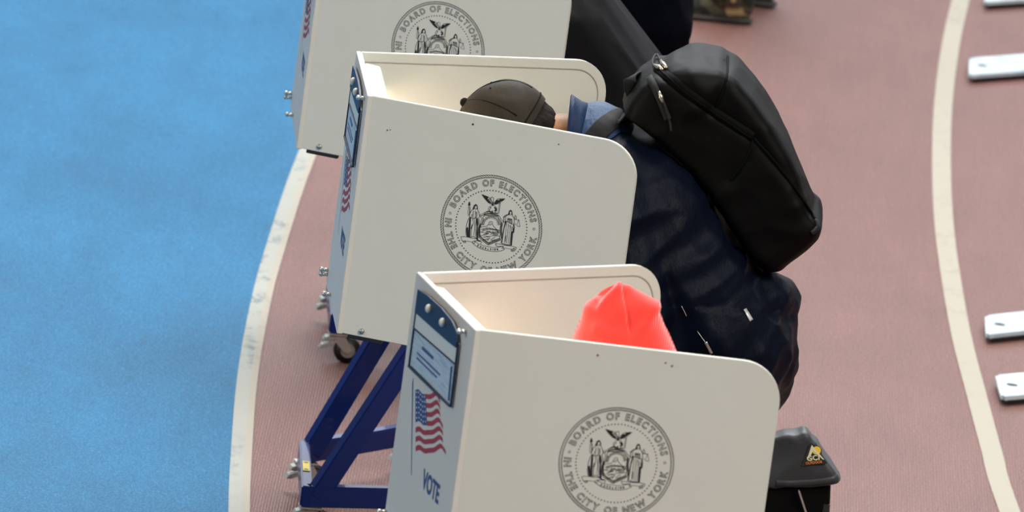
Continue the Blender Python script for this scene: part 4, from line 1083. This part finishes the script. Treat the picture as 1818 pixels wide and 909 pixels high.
def beanie():
    O = pf.location
    rows = [((1098, 505), (1100, 504)), ((1091, 507), (1107, 507)), ((1083, 510), (1113, 511)), ((1072, 517), (1124, 519)), ((1062, 527), (1142, 530)), ((1052, 540), (1161, 543)), ((1041, 556), (1169, 560)),
            ((1031, 574), (1176, 580)), ((1023, 592), (1187, 602)), ((1017, 612), (1197, 626)), ((1014, 640), (1203, 655)), ((1012, 668), (1206, 684)), ((1012, 700), (1206, 716))]
    bm = bmesh.new(); N = 96; R0 = []
    for i, (l, r) in enumerate(rows):
        a = at(*l, YF); b = at(*r, YF); c = (a+b)/2-O; h = (b-a)/2*1.045; dy = h.length*(.80 if i > 2 else .9)
        R0.append([bm.verts.new(c+h*math.cos(2*PI*k/N)+Vc((0, 1, 0))*dy*math.sin(2*PI*k/N)) for k in range(N)])
    for i in range(len(R0)-1):
        for k in range(N): bm.faces.new((R0[i][k], R0[i][(k+1) % N], R0[i+1][(k+1) % N], R0[i+1][k]))
    bm.faces.new(R0[0])
    bmesh.ops.recalc_face_normals(bm, faces=bm.faces)
    bmesh.ops.subdivide_edges(bm, edges=bm.edges[:], cuts=2, use_grid_fill=True)
    for _ in range(4): bmesh.ops.smooth_vert(bm, verts=bm.verts, factor=.5, use_axis_x=True, use_axis_y=True, use_axis_z=True)
    seam = [at(x, y, YF-.06)-O for x, y in ((1100, 508), (1107, 525), (1113, 550), (1118, 575), (1123, 592))]
    g1 = [at(x, y, YF-.06)-O for x, y in ((1095, 512), (1074, 530), (1058, 550))]
    g2 = [at(x, y, YF-.06)-O for x, y in ((1096, 509), (1080, 519), (1064, 534))]
    dip = at(1122, 586, YF-.08)-O; dip2 = at(1075, 585, YF-.08)-O
    rdg = [at(x, y, YF-.07)-O for x, y in ((1036, 562), (1062, 548), (1092, 522), (1104, 512), (1130, 530), (1160, 556))]
    low = [at(x, y, YF-.08)-O for x, y in ((1060, 588), (1090, 596), (1125, 598), (1150, 582), (1158, 566))]
    def seg(p, L):
        best = 9
        for i in range(len(L)-1):
            a = Vector((L[i].x, L[i].z)); c = Vector((L[i+1].x, L[i+1].z)); q = Vector((p.x, p.z)); d = c-a
            t = max(0, min(1, (q-a).dot(d)/d.length_squared)); best = min(best, (q-a-d*t).length)
        return best
    def fn(p):
        if p.y > 0: return .004*(ridge(p, (14, 10, 12), 3)-.4)
        v = -.0050*math.exp(-(seg(p, seam)/.004)**2)-.009*math.exp(-(seg(p, g1)/.006)**2)-.007*math.exp(-(seg(p, g2)/.005)**2)
        v -= .018*math.exp(-((p-dip).length/.034)**2)+.006*math.exp(-((p-dip2).length/.03)**2)
        v += .010*math.exp(-(seg(p, rdg)/.013)**2)+.008*math.exp(-(seg(p, low)/.010)**2)*1.0
        return v
    folds(bm, fn)
    o = obj('beanie', bm, M['beanie'], pf, True)
    o['label'] = 'coral knitted beanie with a peaked crown'
    return o
beanie()

# ------------------------------------------------------------------ folding camp chair with a grey sleeve
def camp_chair():
    Y0 = 19.2
    root = thing('camp_chair', 'folded camp chair with dark grey sleeve and yellow mountain logo, right of the nearest booth', 'folding chair', (.62, Y0, 0))
    O = root.location
    A = [(1356, 770), (1378, 768), (1392, 765), (1405, 766), (1418, 764), (1427, 759), (1436, 765), (1443, 774), (1452, 778), (1461, 796), (1471, 815), (1483, 834), (1491, 846), (1490, 853), (1470, 858), (1440, 861), (1410, 863), (1384, 862), (1356, 861)]
    pr = [at(x, y, Y0)-O for x, y in A]; cen = sum(pr, Vector())/len(pr)
    bm = bmesh.new(); rings = []
    for dy, s in ((-.034, .90), (-.030, .955), (-.018, .99), (0, 1), (.018, .99), (.03, .955), (.034, .9)):
        rings.append([bm.verts.new(Vector((cen.x+(p.x-cen.x)*s, dy, cen.z+(p.z-cen.z)*s))) for p in pr])
    n = len(pr)
    for i in range(len(rings)-1):
        for k in range(n): bm.faces.new((rings[i][k], rings[i][(k+1) % n], rings[i+1][(k+1) % n], rings[i+1][k]))
    bm.faces.new(rings[0]); bm.faces.new(rings[-1]); bmesh.ops.recalc_face_normals(bm, faces=bm.faces)
    b = fused(bm, .004, 5)
    folds(b, lambda p: .005*(ridge(p, (14, 5, 12), 6)-.45))
    sl = obj('sleeve', b, M['grey_cloth'], root, True); tr = bvh_of(sl)
    P, N = on_surface(tr, [(x, y) for x, y in ((1378, 857), (1400, 858), (1420, 857), (1440, 856), (1460, 854), (1476, 851), (1487, 847))], .001)
    bm = bmesh.new(); strap(bm, [p-O for p in P], N, .012, .002); obj('hem', bm, M['grey_cloth'], sl, True)
    # logo patch on the sleeve
    P0, N0 = on_surface(tr, [(1444, 808)], .0)
    c = P0[0]-O; nn = Vc((0, -1, 0)); ex = (at(1460, 818, Y0)-at(1432, 821, Y0)).normalized(); ez = Vc((ex.z*-1, 0, ex.x)).normalized()
    S_ = .046
    def patch(name, pts, m, off):
        bm = bmesh.new(); vs = [bm.verts.new(c+ex*x*S_+ez*y*S_-Vc((0, off, 0))) for x, y in pts]; f = bm.faces.new(vs); bmesh.ops.triangulate(bm, faces=[f]); return obj(name, bm, m, sl)
    patch('logo_badge', [(-.58, -.42), (-.12, .52), (.0, .58), (.14, .42), (.30, .40), (.40, .22), (.36, .0), (.58, -.42)], M['black_ink'], .0045)
    bm = bmesh.new(); cc = (.17, .22)
    for k in range(20): pass
    patch('logo_sun', [(cc[0]+.19*math.cos(2*PI*k/20), cc[1]+.19*math.sin(2*PI*k/20)) for k in range(20)], M['gold'], .005); bm.free()
    patch('logo_peak', [(-.02, .50), (-.28, -.10), (-.20, -.10), (.02, .22), (.40, -.22), (.46, -.22)], M['cream'], .0055)
    me = text_mesh('GCI', .20*S_*2.0*.8, .0004, wd=.56*S_); o = obj('logo_lettering', me, M['cream'], sl)
    rot = Matrix((ex, nn*-1, ez)).transposed().to_4x4(); o.matrix_local = Matrix.Translation(c+ex*(-.30*S_)+ez*(-.20*S_)-Vc((0, .006, 0))) @ rot
    me = text_mesh('OUTDOOR', .11*S_*1.5, .0003, wd=.74*S_); o = obj('logo_lettering', me, M['orange'], sl)
    o.matrix_local = Matrix.Translation(c+ex*(-.37*S_)+ez*(-.36*S_)-Vc((0, .006, 0))) @ rot
    # folded black fabric and frame below
    bm = bmesh.new()
    q = [at(x, y, Y0)-O for x, y in ((1350, 856), (1470, 858), (1467, 875), (1466, 930), (1452, 1020), (1350, 1020))]
    hull(bm, [(p, (.010, .022, .010)) for p in q])
    b = fused(bm, .005, 4); folds(b, lambda p: .008*(ridge(p, (16, 5, 3), 2)-.45)); obj('folded_seat', b, M['zip'], root, True)
    for (x0, x1, dy) in ((.575-.62, .50-.62, -.01), (.70-.62, .62-.62, -.012), (.645-.62, .56-.62, .02), (.60-.62, .68-.62, .03)):
        bm = bmesh.new(); cyl(bm, (x0, dy, .845), (x1, dy, .008), .009, .009, 14); lg = obj('leg', bm, M['black_part'], root)
        bm = bmesh.new(); cyl(bm, (x1, dy, .0), (x1, dy, .03), .013, .012, 14); obj('rubber_foot', bm, M['rubber'], lg)
    pA = at(1418, 870, Y0-.035)-O; pB = at(1436, 925, Y0-.035)-O; d = (pB-pA)
    bm = bmesh.new(); bar(bm, pA, pA+d*1.6, .004, .010, up=(0, 1, 0)); obj('strut', bm, M['steel'], root)['label'] = 'bright metal strut'
camp_chair()
